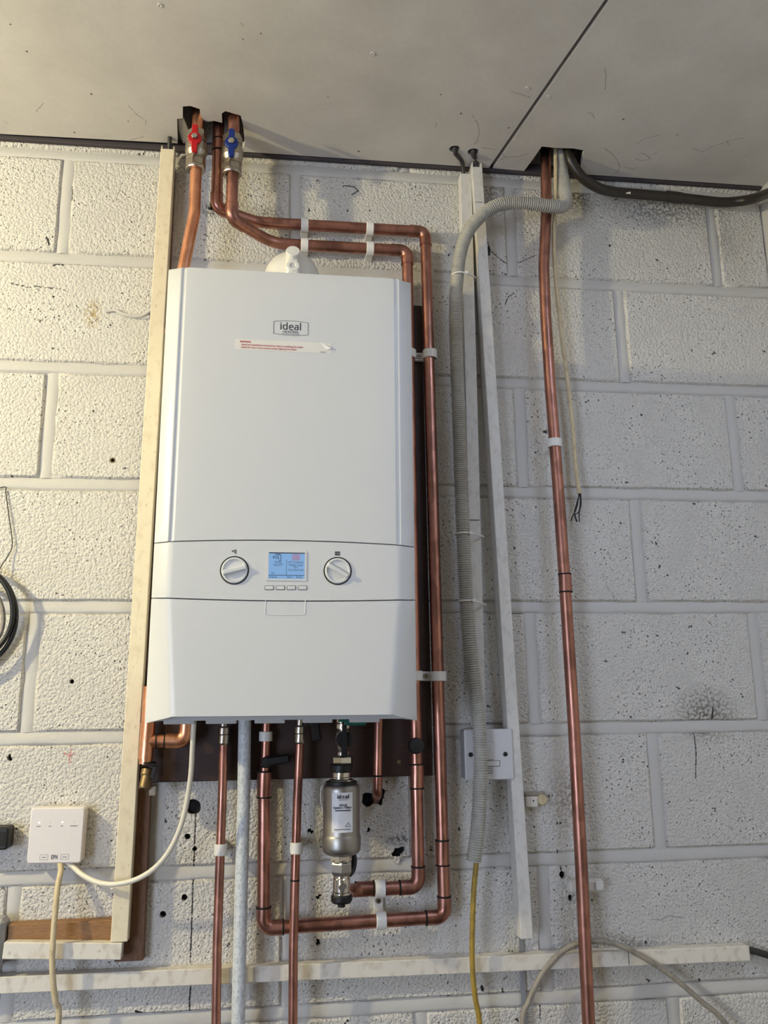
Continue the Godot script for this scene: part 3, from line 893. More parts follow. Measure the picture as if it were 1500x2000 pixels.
func build_room() -> void:
	structure(boxed("trim_1", Vector3((RIGHT - 1.0) / 2, 2.479, 0.006), Vector3((RIGHT + 1.0) / 2, 0.0115, 0.006), M.strip, null, 0.002), "dark packing strip along the top of the block wall under the ceiling", "trim")
	structure(boxed("floor", Vector3((RIGHT - 2.6) / 2, -0.05, 1.48), Vector3((RIGHT + 2.6) / 2 + 0.1, 0.05, 1.57), M.concrete, null, 0.0), "bare grey concrete garage floor", "floor")
	structure(boxed("wall_right", Vector3(RIGHT + 0.05, 1.37, 1.48), Vector3(0.05, 1.37, 1.57), M.mortar, null, 0.0), "side wall painted white, meeting the block wall at the corner", "wall")
	structure(boxed("wall_left", Vector3(-2.65, 1.37, 1.48), Vector3(0.05, 1.37, 1.57), M.plaster, null, 0.0), "plain pale wall at the far side of the garage", "wall")
	var f := Node3D.new()
	put(f, "wall_front")
	structure(f, "plain pale wall opposite the boiler with one window", "wall")
	# an opening x -2.2..-1.0, y 0.4..1.8
	boxed("masonry", Vector3(-2.4, 1.37, 3.0), Vector3(0.2, 1.37, 0.05), M.plaster, f, 0.0)
	boxed("masonry", Vector3(0.28, 1.37, 3.0), Vector3(1.28, 1.37, 0.05), M.plaster, f, 0.0)
	boxed("masonry", Vector3(-1.6, 0.2, 3.0), Vector3(0.6, 0.2, 0.05), M.plaster, f, 0.0)
	boxed("masonry", Vector3(-1.6, 2.27, 3.0), Vector3(0.6, 0.47, 0.05), M.plaster, f, 0.0)
	var w := Node3D.new()
	put(w, "window_1")
	structure(w, "wide white framed window opposite the boiler", "window")
	for s in [[Vector3(-2.175, 1.1, 3.0), Vector3(0.025, 0.7, 0.03)], [Vector3(-1.025, 1.1, 3.0), Vector3(0.025, 0.7, 0.03)], [Vector3(-1.6, 0.425, 3.0), Vector3(0.55, 0.025, 0.03)], [Vector3(-1.6, 1.775, 3.0), Vector3(0.55, 0.025, 0.03)], [Vector3(-1.6, 1.1, 3.0), Vector3(0.02, 0.65, 0.025)]]:
		boxed("frame", s[0], s[1], M.white, w, 0.003)
	for x in [-1.885, -1.315]:
		boxed("pane", Vector3(x, 1.1, 3.0), Vector3(0.265, 0.65, 0.002), M.glass, w, 0.0)

# ---------------------------------------------------------------- pipework
# a run of pipe: pts, corner radius f; elbows = corner numbers that carry a soldered elbow; sleeves = [point, direction, length]
func pipe_run(label: String, pts: Array, r: float, f: float, mat: Material, elbows: Array, sleeves: Array, rings := true, clean := []) -> Node3D:
	var t := thing("copper_pipe", label, "pipe")
	tube("pipe", rounded(pts, f, 10, maxf(f, 0.075), elbows), r, mat, t, 20)
	for i in elbows:
		var p: Vector3 = pts[i]
		var a: Vector3 = (pts[i - 1] - p).normalized()
		var c: Vector3 = (pts[i + 1] - p).normalized()
		var reach := f + 0.016
		var line := rounded([p + a * reach, p, p + c * reach], f, 10)
		var e := tube("elbow", line, r * 1.1, mat, t, 20)
		for d in [a, c]:
			var q: Vector3 = p + d * reach
			if rings and not i in clean:
				tube("solder_joint", [q - d * 0.0012, q + d * 0.0016], r * 1.13, M.solder, e, 18)
			else:
				tube("bead", [q - d * 0.004, q - d * 0.0016], r * 1.15, mat, e, 18)
	for s in sleeves:
		var q: Vector3 = s[0]
		var d: Vector3 = (s[1] as Vector3).normalized() * s[2] / 2
		var k := tube("coupling", [q - d, q + d], r * 1.11, mat, t, 20)
		for g in [-1.0, 1.0]:
			if rings:
				tube("solder_joint", [q + d * g - d.normalized() * 0.0013, q + d * g + d.normalized() * 0.0013], r * 1.14, M.solder, k, 18)
	return t

# a pipe clip: a band round the pipe, a foot back to the wall at z = back
func pipe_clip(label: String, at: Vector3, axis: Vector3, r: float, back: float, w := 0.012, group := "") -> Node3D:
	var t := thing("pipe_clip", label, "pipe clip", at, group)
	var a := axis.normalized()
	turned("band", [Vector2(r + 0.0004, -w / 2), Vector2(r + 0.0026, -w / 2), Vector2(r + 0.0032, -w / 2 + 0.001), Vector2(r + 0.0032, w / 2 - 0.001), Vector2(r + 0.0026, w / 2), Vector2(r + 0.0004, w / 2)], Vector3.ZERO, a, M.clip, t, 26)
	var d := at.z - back - r
	var side := a.cross(Vector3.BACK).normalized()
	boxed("foot", Vector3(0, 0, -r - d / 2), Vector3(r * 0.75, w / 2, d / 2 + 0.0015), M.clip, t, 0.001, Basis(side, a, side.cross(a)))
	return t

# a twin saddle: two bands and a strap with a screw between them
func twin_clip(label: String, a: Vector3, b: Vector3, axis: Vector3, r: float, back: float, screw := 0.5) -> void:
	var t := thing("twin_pipe_clip", label, "pipe clip", a)
	var w := 0.017
	for p in [Vector3.ZERO, b - a]:
		turned("band", [Vector2(r + 0.0004, -w / 2), Vector2(r + 0.0028, -w / 2), Vector2(r + 0.0034, -w / 2 + 0.001), Vector2(r + 0.0034, w / 2 - 0.001), Vector2(r + 0.0028, w / 2), Vector2(r + 0.0004, w / 2)], p, axis.normalized(), M.clip, t, 26)
	var d := (b - a).normalized()
	var z := back + 0.006 - a.z
	var m := a.lerp(b, screw)
	var side := axis.normalized()
	var half := a.distance_to(b) / 2
	boxed("strap", (b - a) / 2 + Vector3(0, 0, z - 0.002), Vector3(half, w / 2, 0.004), M.clip, t, 0.0015, Basis(d, side, d.cross(side)))
	var lead: MeshInstance3D = turned("screw", [Vector2(0.0052, 0), Vector2(0.0052, 0.001), Vector2(0.004, 0.0022), Vector2(0, 0.0024)], m - a + Vector3(0, 0, z + 0.0018), Vector3.BACK, M.nickel, t, 18)
	for k in 2:
		boxed("slot", m - a + Vector3(0, 0, z + 0.0042), Vector3(0.0026 if k == 0 else 0.0008, 0.0008 if k == 0 else 0.0026, 0.0004), M.black, lead, 0.0)

func ball_valve(label: String, at: Vector3, lever: Material) -> void:
	var t := thing("ball_valve", label, "valve", at)
	# from the lower union upward
	turned("union", [Vector2(0.0115, -0.033), Vector2(0.0175, -0.033), Vector2(0.0185, -0.031), Vector2(0.0185, -0.0265), Vector2(0.0165, -0.0255)], Vector3.ZERO, Vector3.UP, M.nickel, t)
	turned("hex_nut", [Vector2(0.0165, -0.026), Vector2(0.0188, -0.0245), Vector2(0.0188, -0.013), Vector2(0.0165, -0.0115)], Vector3.ZERO, Vector3.UP, M.nickel, t, 6, false, 0.3)
	turned("body", [Vector2(0.0155, -0.012), Vector2(0.0185, -0.0105), Vector2(0.0185, -0.0065), Vector2(0.0168, -0.0055), Vector2(0.0178, -0.003), Vector2(0.0205, 0.004), Vector2(0.021, 0.012), Vector2(0.0205, 0.02), Vector2(0.0178, 0.027), Vector2(0.0168, 0.0295), Vector2(0.0185, 0.0305), Vector2(0.0185, 0.0345), Vector2(0.0155, 0.036)], Vector3.ZERO, Vector3.UP, M.nickel, t)
	turned("hex_nut", [Vector2(0.0165, 0.0355), Vector2(0.0188, 0.037), Vector2(0.0188, 0.048), Vector2(0.0165, 0.0495)], Vector3.ZERO, Vector3.UP, M.nickel, t, 6, false, 0.3)
	turned("stem", [Vector2(0.008, 0.016), Vector2(0.008, 0.027), Vector2(0.0065, 0.03), Vector2(0.0065, 0.033)], Vector3(0, 0.012, 0), Vector3.BACK, M.nickel, t, 18)
	# butterfly handle: round hub with two tapering wings
	var st := begin()
	var o := PackedVector2Array()
	for k in 7: o.append(Vector2.from_angle(lerpf(-0.35 * PI, 0.35 * PI, k / 6.0)) * 0.0125)
	o.append_array([Vector2(0.0052, 0.026), Vector2(0.0035, 0.0285), Vector2(-0.0035, 0.0285), Vector2(-0.0052, 0.026)])
	for k in 7: o.append(Vector2.from_angle(lerpf(0.65 * PI, 1.35 * PI, k / 6.0)) * 0.0125)
	o.append_array([Vector2(-0.0052, -0.026), Vector2(-0.0035, -0.0285), Vector2(0.0035, -0.0285), Vector2(0.0052, -0.026)])
	prism(st, o, 0.031, 0.037, 0.0012, Transform3D(Basis.IDENTITY, Vector3(0, 0.012, 0)))
	var h := commit(st, "lever", lever, t)
	turned("lever_nut", [Vector2(0.0062, 0.0365), Vector2(0.0062, 0.041), Vector2(0.005, 0.0425), Vector2(0, 0.043)], Vector3(0, 0.0125, 0), Vector3.BACK, M.chrome, h, 6)

func build_pipes() -> void:
	# through the ceiling, red valve, bending in behind the top of the boiler
	pipe_run("bright copper pipe below the red-handled valve, bending in behind the boiler's top corner", [Vector3(0.2595, 2.6, 0.103), Vector3(0.2605, 2.272, 0.103), Vector3(0.2265, 2.03, 0.103)], 0.011, 0.09, M.copper_bright, [], [])
	ball_valve("ball valve with red butterfly handle under the ceiling hole", Vector3(0.2595, 2.395, 0.103), M.red)
	ball_valve("ball valve with blue butterfly handle under the ceiling hole", Vector3(0.3275, 2.385, 0.111), M.blue)
	# the outer run: down from the ceiling between the valves, along the wall, down beside the boiler and back up to it
	var ox := 0.7135
	var oz := 0.036
	var by := 1.0195
	var ux := 0.4085
	var run := pipe_run("long copper pipe between the valves, running beside the boiler and back up under it", [Vector3(0.2965, 2.6, 0.077), Vector3(0.2985, 2.302, 0.077), Vector3(0.375, 2.302, oz), Vector3(ox - 0.004, 2.302, oz), Vector3(ox, by + 0.0025, oz), Vector3(ux + 0.001, by - 0.0025, oz), Vector3(0.4065, 1.2417, 0.036)], 0.011, 0.016, M.copper_dull, [1, 3, 4, 5], [[Vector3(0.2985, 2.4365, 0.077), Vector3.UP, 0.024], [Vector3(0.7123, 1.1245, 0.036), Vector3.UP, 0.04], [Vector3(0.4064, 1.2442, 0.036), Vector3.UP, 0.042]], true, [1, 3])
	tube("riser", [Vector3(0.4065, 1.2375, 0.036), Vector3(0.4074, 1.2879, 0.036), Vector3(ux + 0.001, 1.42, oz)], 0.0078, M.copper_dull, run, 18)
	var rj: Vector3 = Vector3(0.4068, 1.2735, 0.036)
	tube("solder_joint", [rj - Vector3(0, 0.0018, 0), rj + Vector3(0, 0.0018, 0)], 0.0084, M.solder, run, 16)
	var lv := thing("valve_lever", "black valve lever on the thin riser beside the white clip", "lever", Vector3(0.4292, 1.285, 0.05))
	boxed("arm", Vector3.ZERO, Vector3(0.02, 0.0075, 0.005), M.rubber, lv, 0.003, Basis(Vector3(0, 0, 1), 0.12))
	turned("hub", [Vector2(0.009, -0.02), Vector2(0.009, 0.002), Vector2(0.0075, 0.004), Vector2(0, 0.0045)], Vector3(-0.019, -0.003, 0), Vector3.BACK, M.rubber, lv, 18)
	var l2 := thing("valve_lever", "black valve lever close under the boiler between two thin pipes", "lever", Vector3(0.4925, 1.332, 0.07))
	boxed("arm", Vector3.ZERO, Vector3(0.0075, 0.017, 0.005), M.rubber, l2, 0.003, Basis(Vector3(0, 0, 1), 0.15))
	turned("hub", [Vector2(0.009, -0.02), Vector2(0.009, 0.002), Vector2(0.0075, 0.004), Vector2(0, 0.0045)], Vector3(-0.003, 0.013, 0), Vector3.BACK, M.rubber, l2, 18)
	# the inner run below the blue valve
	var iz := 0.036
	pipe_run("copper pipe below the blue-handled valve, passing behind the boiler down to the filter", [Vector3(0.3275, 2.6, 0.111), Vector3(0.3295, 2.262, 0.111), Vector3(0.405, 2.258, iz), Vector3(0.6715, 2.258, iz), Vector3(0.6695, 1.0712, iz), Vector3(0.555, 1.0695, iz), Vector3(0.5387, 1.0813, 0.085), Vector3(0.531, 1.097, 0.1)], 0.011, 0.016, M.copper_dull, [1, 3, 4], [[Vector3(0.6703, 1.2514, 0.036), Vector3.UP, 0.04], [Vector3(0.5772, 1.0713, 0.036), Vector3.RIGHT, 0.03]], true, [1, 3])
	# the far pipe from the notch in the ceiling
	pipe_run("slightly kinked copper pipe on the open wall, beside the dangling white cable", [Vector3(0.972, 2.6, 0.05), Vector3(0.964, 2.453, 0.05), Vector3(0.9593, 2.3468, 0.05), Vector3(0.9477, 2.2318, 0.05), Vector3(0.9459, 2.1205, 0.05), Vector3(0.947, 1.97, 0.05), Vector3(0.9512, 1.7746, 0.05), Vector3(0.9536, 1.5791, 0.05), Vector3(0.955, 1.3304, 0.05), Vector3(0.9538, 1.0896, 0.05), Vector3(0.9508, 0.8607, 0.05), Vector3(0.954, 0.3, 0.05)], 0.011, 0.15, M.copper_dull, [], [[Vector3(0.9543, 1.5896, 0.05), Vector3(-0.01, 1, 0), 0.033]])
	# two thin pipes to the boiler
	var d := pipe_run("thin copper pipe hanging beside the grey waste pipe under the boiler", [Vector3(0.3367, 1.327, 0.045), Vector3(0.337, 1.2237, 0.045), Vector3(0.336, 1.1108, 0.045), Vector3(0.3352, 0.994, 0.045), Vector3(0.3367, 0.8848, 0.045), Vector3(0.335, 0.5, 0.045)], 0.0075, 0.3, M.copper_dull, [], [])
	turned("compression_fitting", [Vector2(0.0078, -0.016), Vector2(0.0098, -0.013), Vector2(0.0098, 0.0), Vector2(0.0085, 0.001), Vector2(0.0098, 0.002), Vector2(0.0098, 0.012), Vector2(0.0065, 0.015), Vector2(0.0065, 0.024)], Vector3(0.3367, 1.327, 0.045), Vector3.UP, M.nickel, d)
	var f := pipe_run("thin copper pipe crossing in front of the lower loop of copper pipe", [Vector3(0.466, 1.3252, 0.058), Vector3(0.4626, 1.2218, 0.058), Vector3(0.4608, 1.1407, 0.058), Vector3(0.4591, 1.0615, 0.058), Vector3(0.4581, 0.9918, 0.058), Vector3(0.4584, 0.8825, 0.058), Vector3(0.458, 0.5, 0.058)], 0.0075, 0.3, M.copper_dull, [], [])
	turned("compression_fitting", [Vector2(0.0078, -0.016), Vector2(0.0098, -0.013), Vector2(0.0098, 0.0), Vector2(0.0085, 0.001), Vector2(0.0098, 0.002), Vector2(0.0098, 0.012), Vector2(0.0065, 0.015), Vector2(0.0065, 0.024)], Vector3(0.466, 1.3269, 0.058), Vector3.UP, M.nickel, f)
	var j: Vector3 = Vector3(0.4596, 1.0937, 0.058)
	tube("solder_joint", [j - Vector3(0, 0.0012, 0), j + Vector3(0, 0.0012, 0)], 0.0079, M.solder, f)
	# short thin pipe that turns into the broken hole
	pipe_run("short thin copper pipe turning into the ragged black hole in the wall", [Vector3(0.6035, 1.4, 0.05), Vector3(0.599, 1.2265, 0.05), Vector3(0.6038, 1.2064, 0) - Vector3(0, 0, 0.02)], 0.0078, 0.012, M.copper_dull, [1], [], true)
	# waste pipe
	var e := thing("waste_pipe", "grey-white plastic waste pipe speckled with dirt, hanging below the boiler", "pipe")
	tube("pipe", [Vector3(0.3717, 1.3529, 0.05), Vector3(0.3729, 1.2233, 0.05), Vector3(0.3721, 1.1104, 0.05), Vector3(0.3715, 0.9936, 0.05), Vector3(0.3716, 0.8846, 0.05), Vector3(0.371, 0.5, 0.05)], 0.0108, M.waste, e, 20)
	# relief outlet: tee, elbow and brass drain
	var z := 0.06
	var p := thing("relief_pipe", "short copper tee with a brass drain end at the boiler's lower corner", "pipe")
	var x0: Vector3 = Vector3(0.2141, 1.3199, 0.06)
	tube("pipe", [Vector3(x0.x - 0.002, 1.41, z), Vector3(x0.x - 0.002, x0.y, z), Vector3(x0.x - 0.003, x0.y - 0.036, z)], 0.011, M.copper_bright, p, 20)
	tube("tee", [Vector3(x0.x - 0.002, x0.y + 0.03, z), Vector3(x0.x - 0.003, x0.y - 0.028, z)], 0.0122, M.copper_bright, p, 20)
	var q: Vector3 = Vector3(0.2744, 1.3188, 0.06)
	tube("branch", rounded([Vector3(x0.x, x0.y, z), Vector3(q.x, x0.y, z), Vector3(q.x, x0.y + 0.07, z)], 0.014), 0.011, M.copper_bright, p, 20)
	var el := tube("elbow", rounded([Vector3(q.x - 0.032, x0.y, z), Vector3(q.x, x0.y, z), Vector3(q.x, x0.y + 0.03, z)], 0.014), 0.0122, M.copper_bright, p, 20)
	for k in [-0.0335, -0.047]:
		tube("solder_joint", [Vector3(q.x + k - 0.001, x0.y, z), Vector3(q.x + k + 0.001, x0.y, z)], 0.0125, M.solder, el)
	var b: Vector3 = Vector3(0.2147, 1.2707, 0.06)
	tube("solder_joint", [b + Vector3(0, 0.014, 0), b + Vector3(0, 0.0165, 0)], 0.0125, M.solder, p)
	turned("drain_end", [Vector2(0.006, 0.026), Vector2(0.006, 0.0), Vector2(0.0085, 0.0), Vector2(0.0092, 0.002), Vector2(0.0092, 0.02), Vector2(0.0105, 0.022), Vector2(0.0105, 0.031), Vector2(0.008, 0.033)], b + Vector3(-0.003, -0.026, 0.006), Vector3(0.1, 1, -0.35), M.brass, p, 20)
	turned("bore", [Vector2(0.006, 0.0), Vector2(0, 0.0001)], b + Vector3(-0.0015, -0.02, 0.004), Vector3(0.1, 1, -0.35), M.black, p, 16)
	boxed("drain_lug", b + Vector3(0.009, -0.03, -0.004), Vector3(0.005, 0.008, 0.004), M.nickel, p, 0.001)
	boxed("wire_tie", b + Vector3(0.003, 0.012, 0.006), Vector3(0.012, 0.0013, 0.008), M.black, p, 0.001, Basis(Vector3(0, 0, 1), 0.12))
	boxed("wire_tag", b + Vector3(0.011, 0.0, 0.008), Vector3(0.0035, 0.011, 0.002), M.black, p, 0.001, Basis(Vector3(0, 0, 1), -0.2))
	# brown-painted gas pipe along the top of the wall
	var g := thing("painted_pipe", "dark brown painted pipe sagging along the top of the wall into the corner", "pipe")
	var gp := smooth([Vector3(1.0, 2.56, 0.07), Vector3(1.0081, 2.4782, 0.07), Vector3(1.0188, 2.452, 0.066), Vector3(1.0404, 2.4292, 0.06), Vector3(1.0723, 2.4165, 0.052), Vector3(1.1043, 2.4144, 0.044), Vector3(1.1537, 2.4194, 0.034), Vector3(1.2467, 2.4198, 0.03), Vector3(1.3087, 2.4166, 0.03), Vector3(1.355, 2.4148, 0.03), Vector3(1.3867, 2.4157, 0.034), Vector3(1.4081, 2.4067, 0.06), Vector3(1.406, 2.3814, 0.12), Vector3(1.3459, 2.2885, 0.3)])
	tube("pipe", gp, 0.0105, M.painted_pipe, g, 18)
	tube("coupling", [Vector3(1.2331, 2.4213, 0.03), Vector3(1.2673, 2.4187, 0.03)], 0.0119, M.painted_pipe, g, 18)
	boxed("paint_chip", Vector3(1.1419, 2.4139, 0.045), Vector3(0.005, 0.0035, 0.0004), M.white, g, 0.0003, Basis(Vector3(1, 0, 0), -0.2))
	# clips
	for x in [[595, 440, 471, "above the flue elbow"], [722, 448, 487, "past the flue elbow"]]:
		var gx: float = Vector3(0.4673, 2.3014, 0.036).x if x[0] == 595 else Vector3(0.5967, 2.3004, 0.036).x
		pipe_clip("white clip on the upper of the two level pipes, " + x[3], Vector3(gx, 2.302, 0.036), Vector3.RIGHT, 0.011, 0.0, 0.0145)
		pipe_clip("white clip on the lower of the two level pipes, " + x[3], Vector3(gx, 2.258, 0.036), Vector3.RIGHT, 0.011, 0.0, 0.0145)
	twin_clip("white twin clip with a cross-head screw, high beside the boiler", Vector3(0.671, Vector3(0.6926, 2.037, 0.036).y, 0.036), Vector3(0.7125, Vector3(0.718, 2.038, 0.036).y, 0.036), Vector3.UP, 0.011, 0.018)
	twin_clip("white twin clip with a cross-head screw, low beside the boiler's bottom edge", Vector3(0.6705, Vector3(0.6794, 1.4235, 0.036).y, 0.036), Vector3(0.7135, Vector3(0.7027, 1.4224, 0.036).y, 0.036), Vector3.UP, 0.011, 0.018)
	twin_clip("white twin clip holding the two level pipes below the filter", Vector3(Vector3(0.6033, 1.0663, 0.036).x, 1.0705, 0.036), Vector3(Vector3(0.6045, 1.0221, 0.036).x, 1.0205, 0.036), Vector3.RIGHT, 0.011, 0.0, 0.5)
	pipe_clip("white clip on the thin pipe beside the grey waste pipe", Vector3(0.3367, 1.1434, 0.045), Vector3.UP, 0.0075, 0.0, 0.018)
	pipe_clip("white clip on the thin pipe beside the metal filter", Vector3(0.4616, 1.1439, 0.058), Vector3.UP, 0.0075, 0.0, 0.018)
	pipe_clip("small white clip on the pipe just under the boiler's base", Vector3(0.4077, 1.3236, 0.036), Vector3.UP, 0.0082, 0.018, 0.016)
	pipe_clip("white clip on the kinked pipe, level with the boiler's lower front", Vector3(0.949, 1.8598, 0.05), Vector3.UP, 0.011, 0.0, 0.016)
	var s := thing("pipe_clip", "paint-covered clip behind the kinked pipe near the bottom trunking", "pipe clip", Vector3(0.9713, 1.0572, 0.012))
	boxed("foot", Vector3.ZERO, Vector3(0.031, 0.011, 0.012), M.trunk_white, s, 0.004)
	boxed("ear", Vector3(0.022, 0.001, 0.012), Vector3(0.008, 0.008, 0.004), M.trunk_white, s, 0.002)
	# black insulating sleeve / knob on the inner run
	var k := thing("shutoff_valve", "round black valve head on the pipe at the boiler's lower corner", "valve", Vector3(0.6655, 1.3035, 0.055))
	turned("grip", [Vector2(0.006, -0.012), Vector2(0.006, 0), Vector2(0.0125, 0.0), Vector2(0.0138, 0.002), Vector2(0.0138, 0.009), Vector2(0.0125, 0.011), Vector2(0, 0.012)], Vector3.ZERO, Vector3(0.1, 0.1, 1), M.rubber, k, 24)

# ---------------------------------------------------------------- the boiler
const BZ := 0.302      # front plane
const BC := 0.28       # where the side begins
func front_x(y: float) -> float:   # half-width of the flat front
	return 0.1725 - 0.0145 * clampf((0.18 - y) / 0.175, 0, 1)

# one shell of the casing between two wavy edges; lower(x), upper(x) give y
func shell(called: String, lower: Callable, upper: Callable, top: bool, bottom: bool, parent: Node) -> MeshInstance3D:
	var st := begin()
	var rows := 14
	var grid := []
	for r in rows + 1:
		var line := []
		var f := float(r) / rows
		var ym := lerpf(lower.call(0.0), upper.call(0.0), f)
		var a := front_x(ym)
		# x, z across the section, from the back edge round to the other back edge
		var low := clampf((0.19 - ym) / 0.19, 0, 1)
		var bc := lerpf(0.2955, BC, low)
		var hw := lerpf(0.1955, 0.198, low)
		var sec := [Vector2(-hw, 0.03), Vector2(-hw, bc - 0.006), Vector2(-hw + 0.0015, bc - 0.001), Vector2(-a - 0.0035, BZ - 0.003), Vector2(-a - 0.0008, BZ - 0.0006)]
		if called == "upper_panel":
			sec.append_array([Vector2(-a + 0.0005, BZ - 0.002), Vector2(-a + 0.0045, BZ - 0.0022), Vector2(-a + 0.0062, BZ - 0.0002)])
		for k in 13:
			sec.append(Vector2(lerpf(-a + 0.008, a - 0.008, k / 12.0), BZ))
		if called == "upper_panel":
			sec.append_array([Vector2(a - 0.0062, BZ - 0.0002), Vector2(a - 0.0045, BZ - 0.0022), Vector2(a - 0.0005, BZ - 0.002)])
		sec.append_array([Vector2(a + 0.0008, BZ - 0.0006), Vector2(a + 0.0035, BZ - 0.003), Vector2(hw - 0.0015, bc - 0.001), Vector2(hw, bc - 0.006), Vector2(hw, 0.03)])
		for s in sec:
			var y := lerpf(lower.call(s.x), upper.call(s.x), f)
			var p := Vector3(s.x, y, s.y)
			if bottom and r == 0:
				# the front's lower edge lifts, so that the skirt slopes back under
				p.y = lerpf(0.0, 0.0095, clampf((s.y - BC) / (BZ - BC), 0, 1))
			if top and r == rows:
				p.x *= 0.988
				p.z -= 0.002 if p.z > 0.1 else 0.0
				p.y -= 0.003 * clampf((absf(s.x) - 0.188) / 0.0075, 0, 1)
			if top and r == rows - 1:
				p.y = lerpf(p.y, upper.call(s.x), 0.9)
			line.append(p)
		grid.append(line)
	var n: int = grid[0].size()
	for r in rows:
		for k in n - 1:
			st.set_smooth_group(1)
			quad(st, grid[r][k], grid[r][k + 1], grid[r + 1][k + 1], grid[r + 1][k])
	# close the ends with a lip turned inward
	st.set_smooth_group(-1)
	for k in n - 1:
		for r in [0, rows]:
			var a: Vector3 = grid[r][k]
			var b: Vector3 = grid[r][k + 1]
			var back := 0.2 if (top and r == rows) or (bottom and r == 0) else 0.02
			var ai := Vector3(a.x * 0.93, a.y, maxf(0.03, a.z - back))
			var bi := Vector3(b.x * 0.93, b.y, maxf(0.03, b.z - back))
			if r == 0:
				quad(st, ai, bi, b, a)
			else:
				quad(st, a, b, bi, ai)
	return commit(st, called, M.boiler, parent)

func knob(parent: Node, at: Vector3, turn: float) -> void:
	var well := turned("dial_recess", [Vector2(0.0212, -0.006), Vector2(0.0212, 0.0006), Vector2(0.0196, 0.0007), Vector2(0.0188, -0.004), Vector2(0.0, -0.004)], at, Vector3.BACK, M.gap, parent, 40)
	well.set_meta("label", "dark ring round the dial")
	var k := Node3D.new()
	put(k, "dial", parent)
	k.position = at
	k.rotation.z = turn
	turned("disc", [Vector2(0.0192, -0.004), Vector2(0.0192, 0.002), Vector2(0.0184, 0.0032), Vector2(0.0165, 0.0034), Vector2(0.0155, 0.001), Vector2(0.0, 0.001)], Vector3.ZERO, Vector3.BACK, M.boiler, k, 40)
	boxed("grip", Vector3(0, 0, 0.004), Vector3(0.0176, 0.0033, 0.0034), M.boiler, k, 0.0012)

